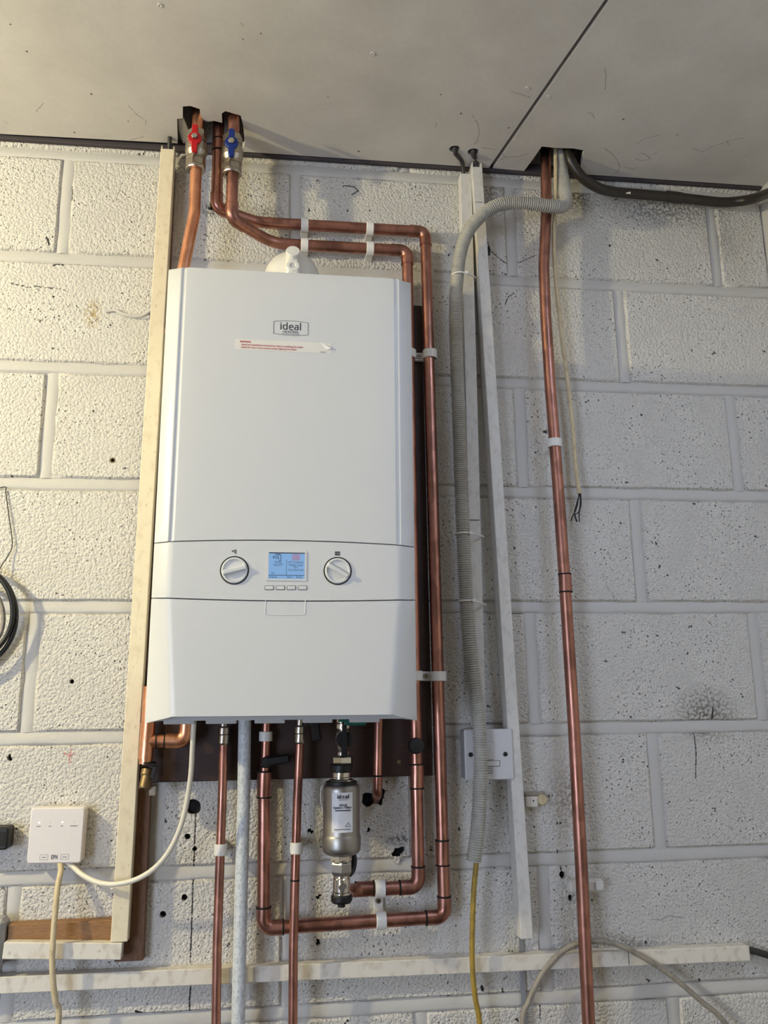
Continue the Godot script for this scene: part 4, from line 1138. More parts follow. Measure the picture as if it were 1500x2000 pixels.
func build_boiler() -> void:
	var t := thing("boiler", "white wall-hung boiler with a lit display, two dials and a badge on its front", "boiler", Vector3(0.4355, 1.354, 0))
	t.rotation.z = deg_to_rad(-0.35)
	# chassis behind the shells, dark in the joints
	boxed("chassis", Vector3(0, 0.352, 0.151), Vector3(0.188, 0.338, 0.133), M.boiler_side, t, 0.002)
	boxed("joint_backing", Vector3(0, 0.22, 0.2), Vector3(0.192, 0.08, 0.0765), M.gap, t, 0.002)
	var st := begin()
	box(st, Vector3(0, 0.006, 0.15), Vector3(0.19, 0.003, 0.128))
	for x in [-0.15, -0.09, -0.02, 0.05, 0.12]:
		box(st, Vector3(x, 0.002, 0.262), Vector3(0.022, 0.004, 0.012), 0.001)
	commit(st, "base_tray", M.under, t)
	var s1 := func(x: float) -> float: return 0.265 - 0.0055 * pow(x / 0.19, 2)
	var s2 := func(x: float) -> float: return 0.1742 + 0.0035 * pow(x / 0.19, 2)
	shell("upper_panel", func(x): return s1.call(x) + 0.0009, func(x): return 0.7035, true, false, t)
	var fascia := shell("control_panel", func(x): return s2.call(x) + 0.0009, func(x): return s1.call(x) - 0.0009, false, false, t)
	var low := shell("lower_panel", func(x): return 0.0, func(x): return s2.call(x) - 0.0009, false, true, t)
	# pull tab: a shallow tray with a bright lower lip
	var tab: Vector3 = Vector3(-0.0005, 0.1642, 0.302)
	var tb := begin()
	var u := [Vector3(-0.0292, 0.0122, 0), Vector3(-0.0292, -0.0085, 0)]
	for k in 9:
		u.append(Vector3(lerpf(-0.0278, 0.0278, k / 8.0), -0.0098 - 0.0012 * (1 - pow(k / 4.0 - 1.0, 2)), 0))
	u.append_array([Vector3(0.0292, -0.0085, 0), Vector3(0.0292, 0.0122, 0)])
	sweep(tb, u.map(func(q): return q + tab), 0.0007, 8)
	commit(tb, "pull_tab", M.boiler, low)
	# badge
	var badge := begin()
	var bo: Vector3 = Vector3(-0.0001, 0.607, 0.302)
	var outline := PackedVector2Array()
	for k in 13:
		var x := lerpf(0.0272, -0.0272, k / 12.0)
		outline.append(Vector2(x, 0.0101 + 0.0022 * (1 - pow(x / 0.0272, 2))))
	for k in 13:
		var x := lerpf(-0.0272, 0.0272, k / 12.0)
		outline.append(Vector2(x, -0.0101 - 0.0022 * (1 - pow(x / 0.0272, 2))))
	var line := []
	for p in outline: line.append(bo + Vector3(p.x, p.y, 0.0004))
	line.append(line[0])
	sweep(badge, line, 0.0003, 6, false)
	box(badge, bo + Vector3(0, -0.0101, 0.0003), Vector3(0.014, 0.0003, 0.0002))
	var bd := commit(badge, "badge", M.grey_ink, t)
	words("ideal", 0.0162, bo + Vector3(0, 0.0026, 0.0003), M.ink, bd, false, 0.0322)
	words("HEATING", 0.0052, bo + Vector3(0, -0.0064, 0.0003), M.grey_ink, bd, false, 0.0245)
	# warning sticker
	var a: Vector3 = Vector3(-0.0868, 0.5853, 0.302)
	var b: Vector3 = Vector3(0.0651, 0.5662, 0.302)
	var mid := (a + b) / 2
	var stc := begin()
	box(stc, Vector3.ZERO, Vector3((b.x - a.x) / 2, 0.0088, 0.00015))
	var sk := commit(stc, "warning_sticker", M.sticker, t)
	sk.position = mid + Vector3(0, 0, 0.00018)
	sk.rotation.z = -0.004
	var left := -(b.x - a.x) / 2
	words("WARNING", 0.0036, Vector3(left + 0.0165, 0.0046, 0.0003), M.red_ink, sk, true, 0.0175)
	words("- Read the Installation Instructions before installing the boiler", 0.0036, Vector3(left + 0.0575, -0.0004, 0.0003), M.red_ink, sk, false, 0.0985)
	words("- Read the User's Instructions before lighting the boiler", 0.0036, Vector3(left + 0.0523, -0.0049, 0.0003), M.red_ink, sk, false, 0.088)
	var curl := begin()
	quad(curl, Vector3(-left - 0.018, 0.0086, 0.0004), Vector3(-left - 0.009, -0.003, 0.0004), Vector3(-left - 0.001, -0.0015, 0.0035), Vector3(-left - 0.008, 0.004, 0.0022))
	commit(curl, "peeling_corner", M.sticker, sk)
	boxed("small_print", Vector3(-left - 0.0135, -0.0068, 0.0002), Vector3(0.0046, 0.0005, 0.0001), M.grey_ink, sk, 0.0)
	# dials
	knob(fascia, Vector3(-0.0763, 0.2189, 0.302), 0.26)
	knob(fascia, Vector3(0.0763, 0.2199, 0.302), -0.52)
	var tap := begin()
	var to: Vector3 = Vector3(-0.0771, 0.2464, 0.302)
	box(tap, to + Vector3(0.0015, 0.0003, 0.0002), Vector3(0.0012, 0.003, 0.0001))
	box(tap, to + Vector3(-0.001, 0.0024, 0.0002), Vector3(0.003, 0.0006, 0.0001), 0, Basis(Vector3(0, 0, 1), 0.35))
	box(tap, to + Vector3(-0.002, 0.0004, 0.0002), Vector3(0.002, 0.0006, 0.0001))
	commit(tap, "tap_mark", M.grey_ink, fascia)
	var rad := begin()
	var ro: Vector3 = Vector3(0.0758, 0.2463, 0.302)
	for k in 4: box(rad, ro + Vector3(-0.003 + 0.002 * k, 0, 0.0002), Vector3(0.0008, 0.003, 0.0001))
	for k in 2: box(rad, ro + Vector3(0, -0.0022 + 0.0044 * k, 0.0002), Vector3(0.0036, 0.0006, 0.0001))
	commit(rad, "radiator_mark", M.grey_ink, fascia)
	# display
	var so: Vector3 = Vector3(0.0003, 0.2267, 0.302)
	var sf := begin()
	band(sf, 0.0592, 0.0452, 0.0012, 0.0028, 0.0, 0.0011, Transform3D(Basis.IDENTITY, so))
	commit(sf, "display_frame", M.boiler, fascia)
	var sc := boxed("display_screen", so + Vector3(0, 0, 0.0002), Vector3(0.0268, 0.0198, 0.0002), M.screen, fascia, 0.0)
	var c := so + Vector3(0, 0, 0.0005)
	boxed("display_shade", c + Vector3(0, 0.0192, 0.0001), Vector3(0.0268, 0.0007, 0.0002), M.navy, sc, 0.0)
	boxed("rule", c + Vector3(0, -0.0145, 0), Vector3(0.0266, 0.0004, 0.0001), M.navy, sc, 0.0)
	boxed("rule", c + Vector3(-0.0002, -0.0025, 0), Vector3(0.00025, 0.0115, 0.0001), M.navy, sc, 0.0)
	var ic := begin()
	for q in [[0.005, -0.001, 0.0004, 0.0044], [0.0014, -0.0015, 0.0004, 0.0025], [0.0032, -0.0053, 0.0019, 0.0004], [0.002, 0.0033, 0.0031, 0.0004], [-0.003, 0.0013, 0.0036, 0.0004], [-0.0028, -0.0012, 0.0038, 0.0004], [-0.0064, 0.0, 0.0004, 0.0014], [0.0, 0.0046, 0.0042, 0.0004]]:
		box(ic, c + Vector3(-0.0138 + q[0], 0.0128 + q[1], 0), Vector3(q[2], q[3], 0.0001))
	commit(ic, "tap_symbol", M.navy, sc)
	var rc := begin()
	for k in 4:
		band(rc, 0.0026, 0.0092, 0.001, 0.0006, 0.0, 0.0002, Transform3D(Basis.IDENTITY, c + Vector3(0.0092 + 0.003 * k, 0.0128, 0)))
	commit(rc, "radiator_symbol", M.red_ink, sc)
	for w in [["Ready", -0.0128, 0.0053, 0.0037, 0.0], ["Target 60°C", -0.0128, 0.0012, 0.0037, 0.0148], ["On", -0.02, -0.0112, 0.0037, 0.0], ["60°C Achieved", 0.0136, 0.0053, 0.0037, 0.0215], ["Radiator Target", 0.0136, 0.0012, 0.0037, 0.0205], ["70°C", 0.0136, -0.0022, 0.0037, 0.0], ["Set by Room Stat", 0.0136, -0.0062, 0.0037, 0.0225], ["Preheat", -0.0202, -0.0172, 0.0037, 0.0118], ["Menu", 0.0048, -0.0172, 0.0037, 0.0078], ["Mode", 0.0186, -0.0172, 0.0037, 0.008]]:
		words(w[0], w[3], c + Vector3(w[1], w[2], 0), M.navy, sc, false, w[4], "lettering", 0.0002)
	for x in [526, 547.6, 569, 591]:
		var bx: Vector3 = Vector3(-0.0247, 0.1935, 0.302) if x == 526 else Vector3(-0.0085, 0.1937, 0.302) if x < 550 else Vector3(0.0077, 0.1938, 0.302) if x < 570 else Vector3(0.0243, 0.194, 0.302)
		var bt := begin()
		band(bt, 0.0132, 0.0068, 0.0014, 0.0008, 0.0, 0.0002, Transform3D(Basis.IDENTITY, bx + Vector3(0, 0, 0.0001)))
		var rim := commit(bt, "button_gap", M.gap, fascia)
		var bb := begin()
		prism(bb, round_rect(0.0118, 0.0054, 0.001, 4), 0.0, 0.0012, 0.0004, Transform3D(Basis.IDENTITY, bx))
		commit(bb, "button", M.boiler, fascia)

	# flue elbow above
	var fl := thing("flue_elbow", "white flue elbow with two round test caps on top of the boiler", "flue", Vector3(0.4425, 2.06, 0.15))
	tube("elbow", rounded([Vector3(0, -0.004, 0), Vector3(0, 0.079, 0), Vector3(0, 0.079, -0.149)], 0.046, 14), 0.0505, M.flue, fl, 40)
	turned("collar", [Vector2(0.0505, -0.003), Vector2(0.056, -0.003), Vector2(0.057, -0.001), Vector2(0.057, 0.02), Vector2(0.0545, 0.023), Vector2(0.0505, 0.023)], Vector3.ZERO, Vector3.UP, M.flue, fl, 40)
	boxed("boss", Vector3(0, 0.066, 0.034), Vector3(0.0125, 0.034, 0.018), M.flue, fl, 0.005, Basis(Vector3(1, 0, 0), -0.5))
	turned("test_cap", [Vector2(0.0125, -0.008), Vector2(0.0125, 0.006), Vector2(0.0115, 0.0075), Vector2(0, 0.008)], Vector3(0, 0.089, 0.046), Vector3(0, 0.35, 1), M.flue, fl, 24)
	turned("test_cap", [Vector2(0.012, -0.008), Vector2(0.012, 0.006), Vector2(0.0105, 0.0075), Vector2(0.006, 0.0075), Vector2(0.005, 0.0035), Vector2(0.002, 0.0035), Vector2(0.0015, 0.006), Vector2(0, 0.006)], Vector3(0, 0.057, 0.055), Vector3(0, 0.2, 1), M.flue, fl, 24)

# ---------------------------------------------------------------- filter
func build_filter() -> void:
	var z := 0.1
	var top: Vector3 = Vector3(0.5337, 1.2488, 0.1)
	var t := thing("system_filter", "brushed steel system filter with a white label, black cap and chrome valves", "filter", Vector3(0.5335, 0, z))
	var y := func(px: float) -> float: return top.y + (1530.0 - px) / 1128.0
	var prof := func(list: Array) -> Array:
		var out := []
		for q in list: out.append(Vector2(q[0], y.call(q[1])))
		return out
	turned("body", prof.call([[0.0, 1657.0], [0.012, 1657.0], [0.022, 1655.0], [0.0285, 1651.0], [0.0312, 1646.0], [0.0318, 1640.0], [0.0318, 1624.0], [0.0306, 1620.5], [0.0302, 1619.0], [0.0302, 1540.0], [0.0295, 1534.0], [0.027, 1531.0], [0.0, 1530.0]]), Vector3.ZERO, Vector3.UP, M.steel, t, 40, true)
	turned("seal", prof.call([[0.026, 1532.0], [0.026, 1526.0], [0.022, 1525.0], [0.02, 1525.0]]), Vector3.ZERO, Vector3.UP, M.black, t, 32)
	turned("collar", prof.call([[0.023, 1528.0], [0.0205, 1523.0], [0.0165, 1521.0], [0.0165, 1519.0], [0.0152, 1518.0], [0.0152, 1509.0]]), Vector3.ZERO, Vector3.UP, M.chrome, t, 32)
	turned("cap", prof.call([[0.0175, 1510.0], [0.0186, 1509.0], [0.0188, 1497.0], [0.0175, 1494.5], [0.0, 1494.0]]), Vector3.ZERO, Vector3.UP, M.black, t, 32)
	# side bail wires
	for s in [-1.0, 1.0]:
		tube("bail_wire", smooth([Vector3(s * 0.026, y.call(1527.0), 0.0), Vector3(s * 0.033, y.call(1536.0), 0), Vector3(s * 0.0342, y.call(1556.0), 0.0), Vector3(s * 0.0305, y.call(1576.0), 0.002)], 0.004), 0.0009, M.nickel, t, 8)
	# label wrapped on the front
	var lb := begin()
	lb.set_smooth_group(1)
	for k in 12:
		var a0 := -0.6 + 1.15 * k / 12.0
		var a1 := -0.6 + 1.15 * (k + 1) / 12.0
		var r := 0.0306
		var y0: float = y.call(1612.0)
		var y1: float = y.call(1543.0)
		quad(lb, Vector3(sin(a0) * r, y0, cos(a0) * r), Vector3(sin(a1) * r, y0, cos(a1) * r), Vector3(sin(a1) * r, y1, cos(a1) * r), Vector3(sin(a0) * r, y1, cos(a0) * r))
	var label := commit(lb, "label", M.label, t)
	label.set_meta("label", "white printed label on the filter")
	words("ideal", 0.0086, Vector3(0.0005, y.call(1550.0), 0.0308), M.navy, label, true, 0.0188)
	words("ideal", 0.005, Vector3(0.0003, y.call(1564.5), 0.0308), M.navy, label, true, 0.0115)
	words("System Filter", 0.005, Vector3(-0.0005, y.call(1569.0), 0.0305), M.navy, label, true, 0.0305)
	boxed("small_print", Vector3(0, y.call(1574.0), 0.0307), Vector3(0.0125, 0.0007, 0.0003), M.navy, label, 0.0)
	boxed("small_print", Vector3(0.0005, y.call(1555.5), 0.0307), Vector3(0.0075, 0.0004, 0.0003), M.grey_ink, label, 0.0)
	boxed("small_print", Vector3(-0.001, y.call(1606.5), 0.0307), Vector3(0.0135, 0.0005, 0.0003), M.grey_ink, label, 0.0)
	var tr := begin()
	sweep(tr, [Vector3(0.0045, y.call(1602.0), 0.0306), Vector3(0.0085, y.call(1594.5), 0.0302), Vector3(0.0122, y.call(1602.0), 0.0292), Vector3(0.0045, y.call(1602.0), 0.0306)], 0.0004, 6)
	commit(tr, "triangle_mark", M.ink, label)
	# valve under the body
	turned("hex_nut", prof.call([[0.0175, 1666.0], [0.0175, 1655.0], [0.0, 1655.0]]), Vector3.ZERO, Vector3.UP, M.chrome, t, 6, false, 0.2)
	turned("thread", prof.call([[0.0155, 1668.0], [0.0168, 1665.5], [0.0155, 1663.0]]), Vector3.ZERO, Vector3.UP, M.chrome, t, 26)
	turned("union_nut", prof.call([[0.015, 1690.0], [0.0172, 1686.0], [0.0182, 1683.0], [0.0182, 1670.0], [0.0165, 1666.0]]), Vector3.ZERO, Vector3.UP, M.steel, t, 6, false, 0.45)
	turned("valve_body", prof.call([[0.0, 1726.0], [0.014, 1726.0], [0.0155, 1722.0], [0.0155, 1719.0], [0.0138, 1717.0], [0.0138, 1696.0], [0.0128, 1694.0], [0.0128, 1684.0]]), Vector3.ZERO, Vector3.UP, M.chrome, t, 28)
	turned("vent_plug", [Vector2(0.0068, 0.009), Vector2(0.0068, 0.0155), Vector2(0.0058, 0.0165), Vector2(0.005, 0.0155), Vector2(0, 0.0155)], Vector3(0.001, y.call(1707.5), 0), Vector3.BACK, M.steel, t, 20)
	turned("drain_cap", prof.call([[0.0, 1744.0], [0.006, 1744.0], [0.006, 1738.0], [0.015, 1737.0], [0.0172, 1733.0], [0.0172, 1725.0], [0.0155, 1722.0]]), Vector3.ZERO, Vector3.UP, M.black, t, 12)
	tube("valve_handle", smooth([Vector3(0.016, y.call(1646.0), -0.024), Vector3(0.022, y.call(1665.0), -0.022), Vector3(0.02, y.call(1684.0), -0.018), Vector3(0.013, y.call(1692.0), -0.012)], 0.006), 0.0052, M.black, t, 10)
	# valve above, up to the boiler
	turned("top_nut", prof.call([[0.0155, 1496.0], [0.0172, 1494.0], [0.0172, 1484.0], [0.0155, 1482.0], [0.0, 1482.0]]), Vector3(0.0035, 0, -0.012), Vector3.UP, M.chrome, t, 6, false, 0.3)
	turned("top_valve", prof.call([[0.0085, 1485.0], [0.0105, 1480.0], [0.0105, 1474.0], [0.009, 1470.0], [0.0125, 1458.0], [0.0135, 1450.0], [0.0125, 1440.0], [0.009, 1434.0], [0.0125, 1431.0], [0.0125, 1424.0], [0.0105, 1422.0], [0.0125, 1420.0], [0.0125, 1400.0]]), Vector3(0.0035, 0, -0.012), Vector3.UP, M.chrome, t, 24)
	var h := begin()
	var o := PackedVector2Array()
	for k in 15: o.append(Vector2.from_angle(lerpf(-0.38 * PI, 1.38 * PI, k / 14.0)) * 0.0135)
	o.append_array([Vector2(-0.0058, -0.026), Vector2(-0.004, -0.0275), Vector2(0.004, -0.0275), Vector2(0.0058, -0.026)])
	prism(h, o, 0.006, 0.013, 0.0012, Transform3D(Basis.IDENTITY, Vector3(0.0045, y.call(1451.0), 0)))
	box(h, Vector3(0.0045, y.call(1449.0), 0.015), Vector3(0.0035, 0.023, 0.005), 0.001)
	commit(h, "top_handle", M.black, t)
	var g := thing("green_tag", "dark green plastic tag tucked under the boiler above the filter", "tag", Vector3(0.5553, 1.3477, 0.12))
	boxed("tag", Vector3.ZERO, Vector3(0.018, 0.0055, 0.006), M.green, g, 0.002)
	boxed("tab", Vector3(-0.016, 0.003, 0), Vector3(0.012, 0.003, 0.005), M.green, g, 0.001)

# ---------------------------------------------------------------- trunking, boxes, cables
# a length of mini trunking: U base and a clip-on lid. a, b = middles of the lid's front at each end; n = outward
func trunking(label: String, a: Vector3, b: Vector3, wide: float, deep: float, mat: Material, open := 0.0, joints := []) -> void:
	var t := thing("trunking", label, "cable trunking", a)
	var d := (b - a).normalized()
	var side := d.cross(Vector3.BACK).normalized()
	var n := side.cross(d)
	var bs := Basis(side, d, n)
	var len := a.distance_to(b)
	var st := begin()
	var o := d * (len / 2)
	for s in [-1.0, 1.0]:
		box(st, o - d * open / 2 + side * s * (wide / 2 - 0.0011) - n * (deep / 2 + 0.0008), Vector3(0.0011, len / 2 + open / 2, deep / 2 - 0.0008), 0.0003, bs)
	box(st, o - d * open / 2 - n * (deep - 0.0007), Vector3(wide / 2, len / 2 + open / 2, 0.0007), 0.0, bs)
	commit(st, "base", mat, t)
	var cuts := [0.0]
	cuts.append_array(joints)
	cuts.append(1.0)
	for i in cuts.size() - 1:
		var u: float = cuts[i] * len + (0.0008 if i > 0 else 0.0)
		var v: float = cuts[i + 1] * len - (0.0008 if i < cuts.size() - 2 else 0.0)
		boxed("lid", d * ((u + v) / 2) - n * 0.0045, Vector3(wide / 2 + 0.0006, (v - u) / 2, 0.0045), mat, t, 0.0011, bs)

func cable(called: String, label: String, pts: Array, r: float, mat: Material, step := 0.012) -> MeshInstance3D:
	var m := tube(called, smooth(pts, step), r, mat, null, 12)
	tag(m, label, "cable")
	return m

func build_trunking() -> void:
	# timber behind
	var bd := thing("backboard", "dark stained wooden board fixed to the wall behind the boiler", "board", Vector3(0.4405, 1.7, 0.009))
	boxed("board", Vector3.ZERO, Vector3(0.262, 0.45, 0.009), M.wood_dark, bd, 0.0015)
	for p in [Vector3(0.6415, 1.2748, 0.0185), Vector3(1.1607, 1.4389, 0)]:
		if p.x < 1.0:
			turned("screw", [Vector2(0.0042, 0), Vector2(0.0036, 0.0012), Vector2(0, 0.0014)], p - bd.position, Vector3.BACK, M.brass, bd, 14)
	var vs := boxed("wood_strip", Vector3(0.1925, 1.11, 0.009), Vector3(0.023, 0.138, 0.009), M.wood_strip, null, 0.0012)
	tag(vs, "brown upright wooden strip below the backboard, beside the cream trunking", "wood strip")
	var vu := boxed("wood_strip", Vector3(0.1965, 2.29, 0.009), Vector3(0.0125, 0.135, 0.009), M.wood_strip, null, 0.0012)
	tag(vu, "narrow wooden packing strip hidden behind the top of the cream trunking", "wood strip")
	var hs := boxed("wood_strip", Vector3(0.085, 1.018, 0.0125), Vector3(0.083, 0.019, 0.0125), M.wood_batten, null, 0.0012)
	tag(hs, "short level brown wooden batten above the low cream trunking", "wood strip")
	trunking("cream upright trunking beside the boiler, from ceiling to the wooden strip", Vector3(0.1975, 2.447, 0.043), Vector3(0.1795, 1.008, 0.043), 0.0255, 0.025, M.trunk_cream, 0.007)
	trunking("short level cream trunking below the small white control box", Vector3(0.003, 1.004, 0.046), Vector3(0.185, 0.9945, 0.046), 0.0235, 0.0208, M.trunk_dirty)
	trunking("long low white trunking running right across the wall behind the pipes", Vector3(-0.3, 0.951, 0.0255), Vector3(1.262, 0.9365, 0.0255), 0.0235, 0.0255, M.trunk_dirty, 0.0, [0.857])
	trunking("white upright trunking beside the corrugated conduit, ending at the switch box", Vector3(0.8, 2.447, 0.0262), Vector3(0.788, 1.333, 0.0262), 0.0225, 0.0255, M.trunk_white, 0.0, [0.66])
	trunking("white leaning trunking that passes the switch box down to the low trunking", Vector3(0.821, 2.455, 0.04), Vector3(0.8545, 0.9815, 0.04), 0.0205, 0.039, M.trunk_white, 0.01, [0.055])
	# short cables into the ceiling holes
	cable("cable", "thin grey cable from the ceiling hole into the cream trunking", [Vector3(0.202, 2.56, 0.048), Vector3(0.201, 2.47, 0.046), Vector3(0.199, 2.44, 0.032), Vector3(0.198, 2.38, 0.03)], 0.0042, M.cable_dark)
	cable("cable", "thin dark cable curving out of a round ceiling hole into the upright white trunking", [Vector3(0.765, 2.56, 0.075), Vector3(0.7678, 2.4717, 0.07), Vector3(0.7761, 2.4665, 0.055), Vector3(0.7923, 2.4684, 0.03), Vector3(0.799, 2.43, 0.012), Vector3(0.799, 2.36, 0.012)], 0.0045, M.cable_dark)
	cable("cable", "thin grey cable pair entering the top of the leaning white trunking", [Vector3(0.806, 2.56, 0.066), Vector3(0.8071, 2.4712, 0.065), Vector3(0.8196, 2.4741, 0.035), Vector3(0.822, 2.42, 0.018), Vector3(0.8235, 2.36, 0.018)], 0.0055, M.cable_dark)
	# switch box
	var sb := thing("switch_box", "white fused switch box on a deep back box, half covered by the conduit", "switch", Vector3(0.799, 1.286, 0.045))
	boxed("back_box", Vector3(0.0, 0, -0.0265), Vector3(0.0425, 0.0425, 0.0185), M.box_grey, sb, 0.003)
	boxed("face_plate", Vector3(0, 0, -0.004), Vector3(0.0435, 0.0432, 0.004), M.plate, sb, 0.0016)
	for p in [Vector3(0.7652, 1.2863, 0.0456), Vector3(0.828, 1.2859, 0.0456)]:
		turned("screw", [Vector2(0.004, 0), Vector2(0.004, 0.001), Vector2(0.003, 0.0016), Vector2(0, 0.0012)], p - sb.position, Vector3.BACK, M.ink, sb, 16)
	var rk := boxed("rocker", Vector3(-0.003, 0.005, 0.0015), Vector3(0.0105, 0.0138, 0.0028), M.plate, sb, 0.0012, Basis(Vector3(1, 0, 0), 0.08))
	boxed("fuse_carrier", Vector3(0.0, -0.0155, 0.0008), Vector3(0.018, 0.0042, 0.0012), M.plate, sb, 0.0006)
	boxed("fuse_slot", Vector3(0.0, -0.0155, 0.0004), Vector3(0.0188, 0.0048, 0.0004), M.gap, sb, 0.0)
	for k in 3:
		boxed("terminal_ridge", Vector3(-0.002, -0.0232 - 0.004 * k, 0.0004), Vector3(0.0075, 0.001, 0.0006), M.box_grey, sb, 0.0003)
	# control box on the wall
	var hb := thing("control_box", "small white wireless control box with two buttons on the wall", "control box", Vector3(0.0685, 1.1715, 0.0))
	hb.rotation.z = -0.015
	var st := begin()
	prism(st, round_rect(0.086, 0.087, 0.005, 6), 0.004, 0.03, 0.002)
	commit(st, "case", M.hub, hb)
	var bk := begin()
	prism(bk, round_rect(0.081, 0.082, 0.005, 5), 0.0, 0.0045, 0.0)
	commit(bk, "back_plate", M.box_grey, hb)
	for k in 4:
		var x: float = [-0.0285, -0.0105, 0.0085, 0.0275][k]
		var lit: bool = k == 0 or k == 2
		turned("indicator_light", [Vector2(0.0013 if lit else 0.0006, 0.0), Vector2(0, 0.0003)], Vector3(x, 0.0205, 0.0301), Vector3.BACK, M.led if lit else M.grey_ink, hb, 14)
		boxed("small_print", Vector3(x - 0.0005, 0.0145, 0.0301), Vector3([0.0034, 0.002, 0.0018, 0.006][k], 0.0006, 0.0001), M.grey_ink, hb, 0.0)
	for x in [-0.0165, 0.0165]:
		var fr := begin()
		band(fr, 0.013, 0.0085, 0.0012, 0.0004, 0.0, 0.0002, Transform3D(Basis.IDENTITY, Vector3(x, -0.0335, 0.03)))
		var button := commit(fr, "button", M.grey_ink, hb)
		boxed("button_mark", Vector3(x, -0.0337, 0.0301), Vector3(0.0035, 0.0005, 0.0001), M.grey_ink, button, 0.0)
	words("EPH", 0.0092, Vector3(0, -0.0335, 0.0301), M.ink, hb, true, 0.0098)
	cable("cable", "white cable looping from the boiler's base to the small control box", [Vector3(0.2937, 1.3585, 0.13), Vector3(0.2924, 1.3121, 0.125), Vector3(0.29, 1.264, 0.115), Vector3(0.2809, 1.2078, 0.1), Vector3(0.2654, 1.164, 0.09), Vector3(0.2415, 1.1299, 0.08), Vector3(0.2091, 1.1077, 0.07), Vector3(0.1725, 1.0992, 0.063), Vector3(0.142, 1.1008, 0.05), Vector3(0.1143, 1.1106, 0.035), Vector3(0.0962, 1.1214, 0.022), Vector3(0.083, 1.128, 0.02)], 0.0042, M.cable_white)
	cable("cable", "old cream cable hanging from the small control box past the low trunking", [Vector3(0.068, 1.135, 0.015), Vector3(0.0795, 1.1211, 0.03), Vector3(0.0798, 1.0968, 0.045), Vector3(0.0809, 1.0609, 0.056), Vector3(0.0813, 1.0244, 0.06), Vector3(0.0822, 0.9873, 0.06), Vector3(0.0853, 0.9572, 0.058), Vector3(0.0905, 0.9269, 0.055), Vector3(0.0951, 0.8961, 0.05), Vector3(0.085, 0.7, 0.05)], 0.0047, M.cable_old)
	# the dangling cut cable
	var dc := thing("cut_cable", "dangling white cable cut off beside the kinked pipe, its bare cores splayed", "cable")
	tube("sheath", smooth([Vector3(0.98, 2.58, 0.066), Vector3(0.9828, 2.4878, 0.062), Vector3(0.9791, 2.3714, 0.05), Vector3(0.9754, 2.3161, 0.045), Vector3(0.9744, 2.25, 0.04), Vector3(0.9794, 2.1518, 0.034), Vector3(0.9872, 2.0437, 0.03), Vector3(0.9937, 1.9477, 0.028), Vector3(0.9968, 1.885, 0.026), Vector3(0.9971, 1.8225, 0.026), Vector3(0.9992, 1.7861, 0.028), Vector3(1.0011, 1.7667, 0.028)]), 0.0042, M.cable_old, dc, 12)
	for w in [[Vector3(0.9998, 1.7685, 0.029), Vector3(0.9942, 1.7444, 0.032), Vector3(0.9881, 1.7292, 0.032), Vector3(0.9833, 1.7215, 0.03), Vector3(0.9803, 1.7119, 0.028)], [Vector3(1.0019, 1.7685, 0.029), Vector3(0.9943, 1.7457, 0.026), Vector3(0.9891, 1.7275, 0.026), Vector3(0.9922, 1.7114, 0.026)], [Vector3(1.0015, 1.7683, 0.03), Vector3(0.9985, 1.744, 0.034), Vector3(0.9945, 1.7288, 0.034), Vector3(0.987, 1.7227, 0.034), Vector3(0.9913, 1.7098, 0.034)], [Vector3(1.0033, 1.7688, 0.028), Vector3(1.0028, 1.7454, 0.028), Vector3(0.9968, 1.7267, 0.03), Vector3(0.9968, 1.7107, 0.03)]]:
		tube("core", smooth(w, 0.003), 0.0011, M.ink, dc, 8)
	cable("cable", "mustard coloured cable emerging from the lower end of the corrugated conduit", [Vector3(0.7722, 1.179, 0.05), Vector3(0.7679, 1.1086, 0.05), Vector3(0.7634, 1.0715, 0.048), Vector3(0.7592, 1.0147, 0.046), Vector3(0.7569, 0.9668, 0.045), Vector3(0.7573, 0.9275, 0.045), Vector3(0.7604, 0.8924, 0.045), Vector3(0.766, 0.8575, 0.045), Vector3(0.78, 0.7, 0.045)], 0.0045, M.cable_mustard)
	cable("cable", "grey cable arching over the low trunking behind the kinked pipe", [Vector3(0.83, 0.7, 0.03), Vector3(0.8416, 0.8489, 0.032), Vector3(0.8546, 0.8837, 0.033), Vector3(0.878, 0.922, 0.033), Vector3(0.9094, 0.9525, 0.033), Vector3(0.9375, 0.9666, 0.033), Vector3(0.9745, 0.9714, 0.033), Vector3(1.0109, 0.9657, 0.033), Vector3(1.0556, 0.9449, 0.033), Vector3(1.1086, 0.9107, 0.033), Vector3(1.1605, 0.8669, 0.033), Vector3(1.2017, 0.8295, 0.033), Vector3(1.3, 0.7, 0.03)], 0.0047, M.cable_grey)
	var gs := boxed("flat_cable", (Vector3(0.8562, 0.9756, 0.003) + Vector3(0.852, 0.7, 0.003)) / 2, Vector3(0.004, 0.145, 0.003), M.box_grey, null, 0.001)
	tag(gs, "thin flat grey cable dropping below the foot of the leaning trunking", "cable")
	cable("cable", "dark cable end tucked behind the open end of the low white trunking", [Vector3(1.22, 0.938, 0.012), Vector3(1.262, 0.938, 0.012), Vector3(1.29, 0.932, 0.012), Vector3(1.33, 0.915, 0.012), Vector3(1.4, 0.86, 0.012)], 0.006, M.cable_dark)
	# loops of cable at the frame's edge
	var cc: Vector3 = Vector3(-0.1022, 1.5282, 0.02)
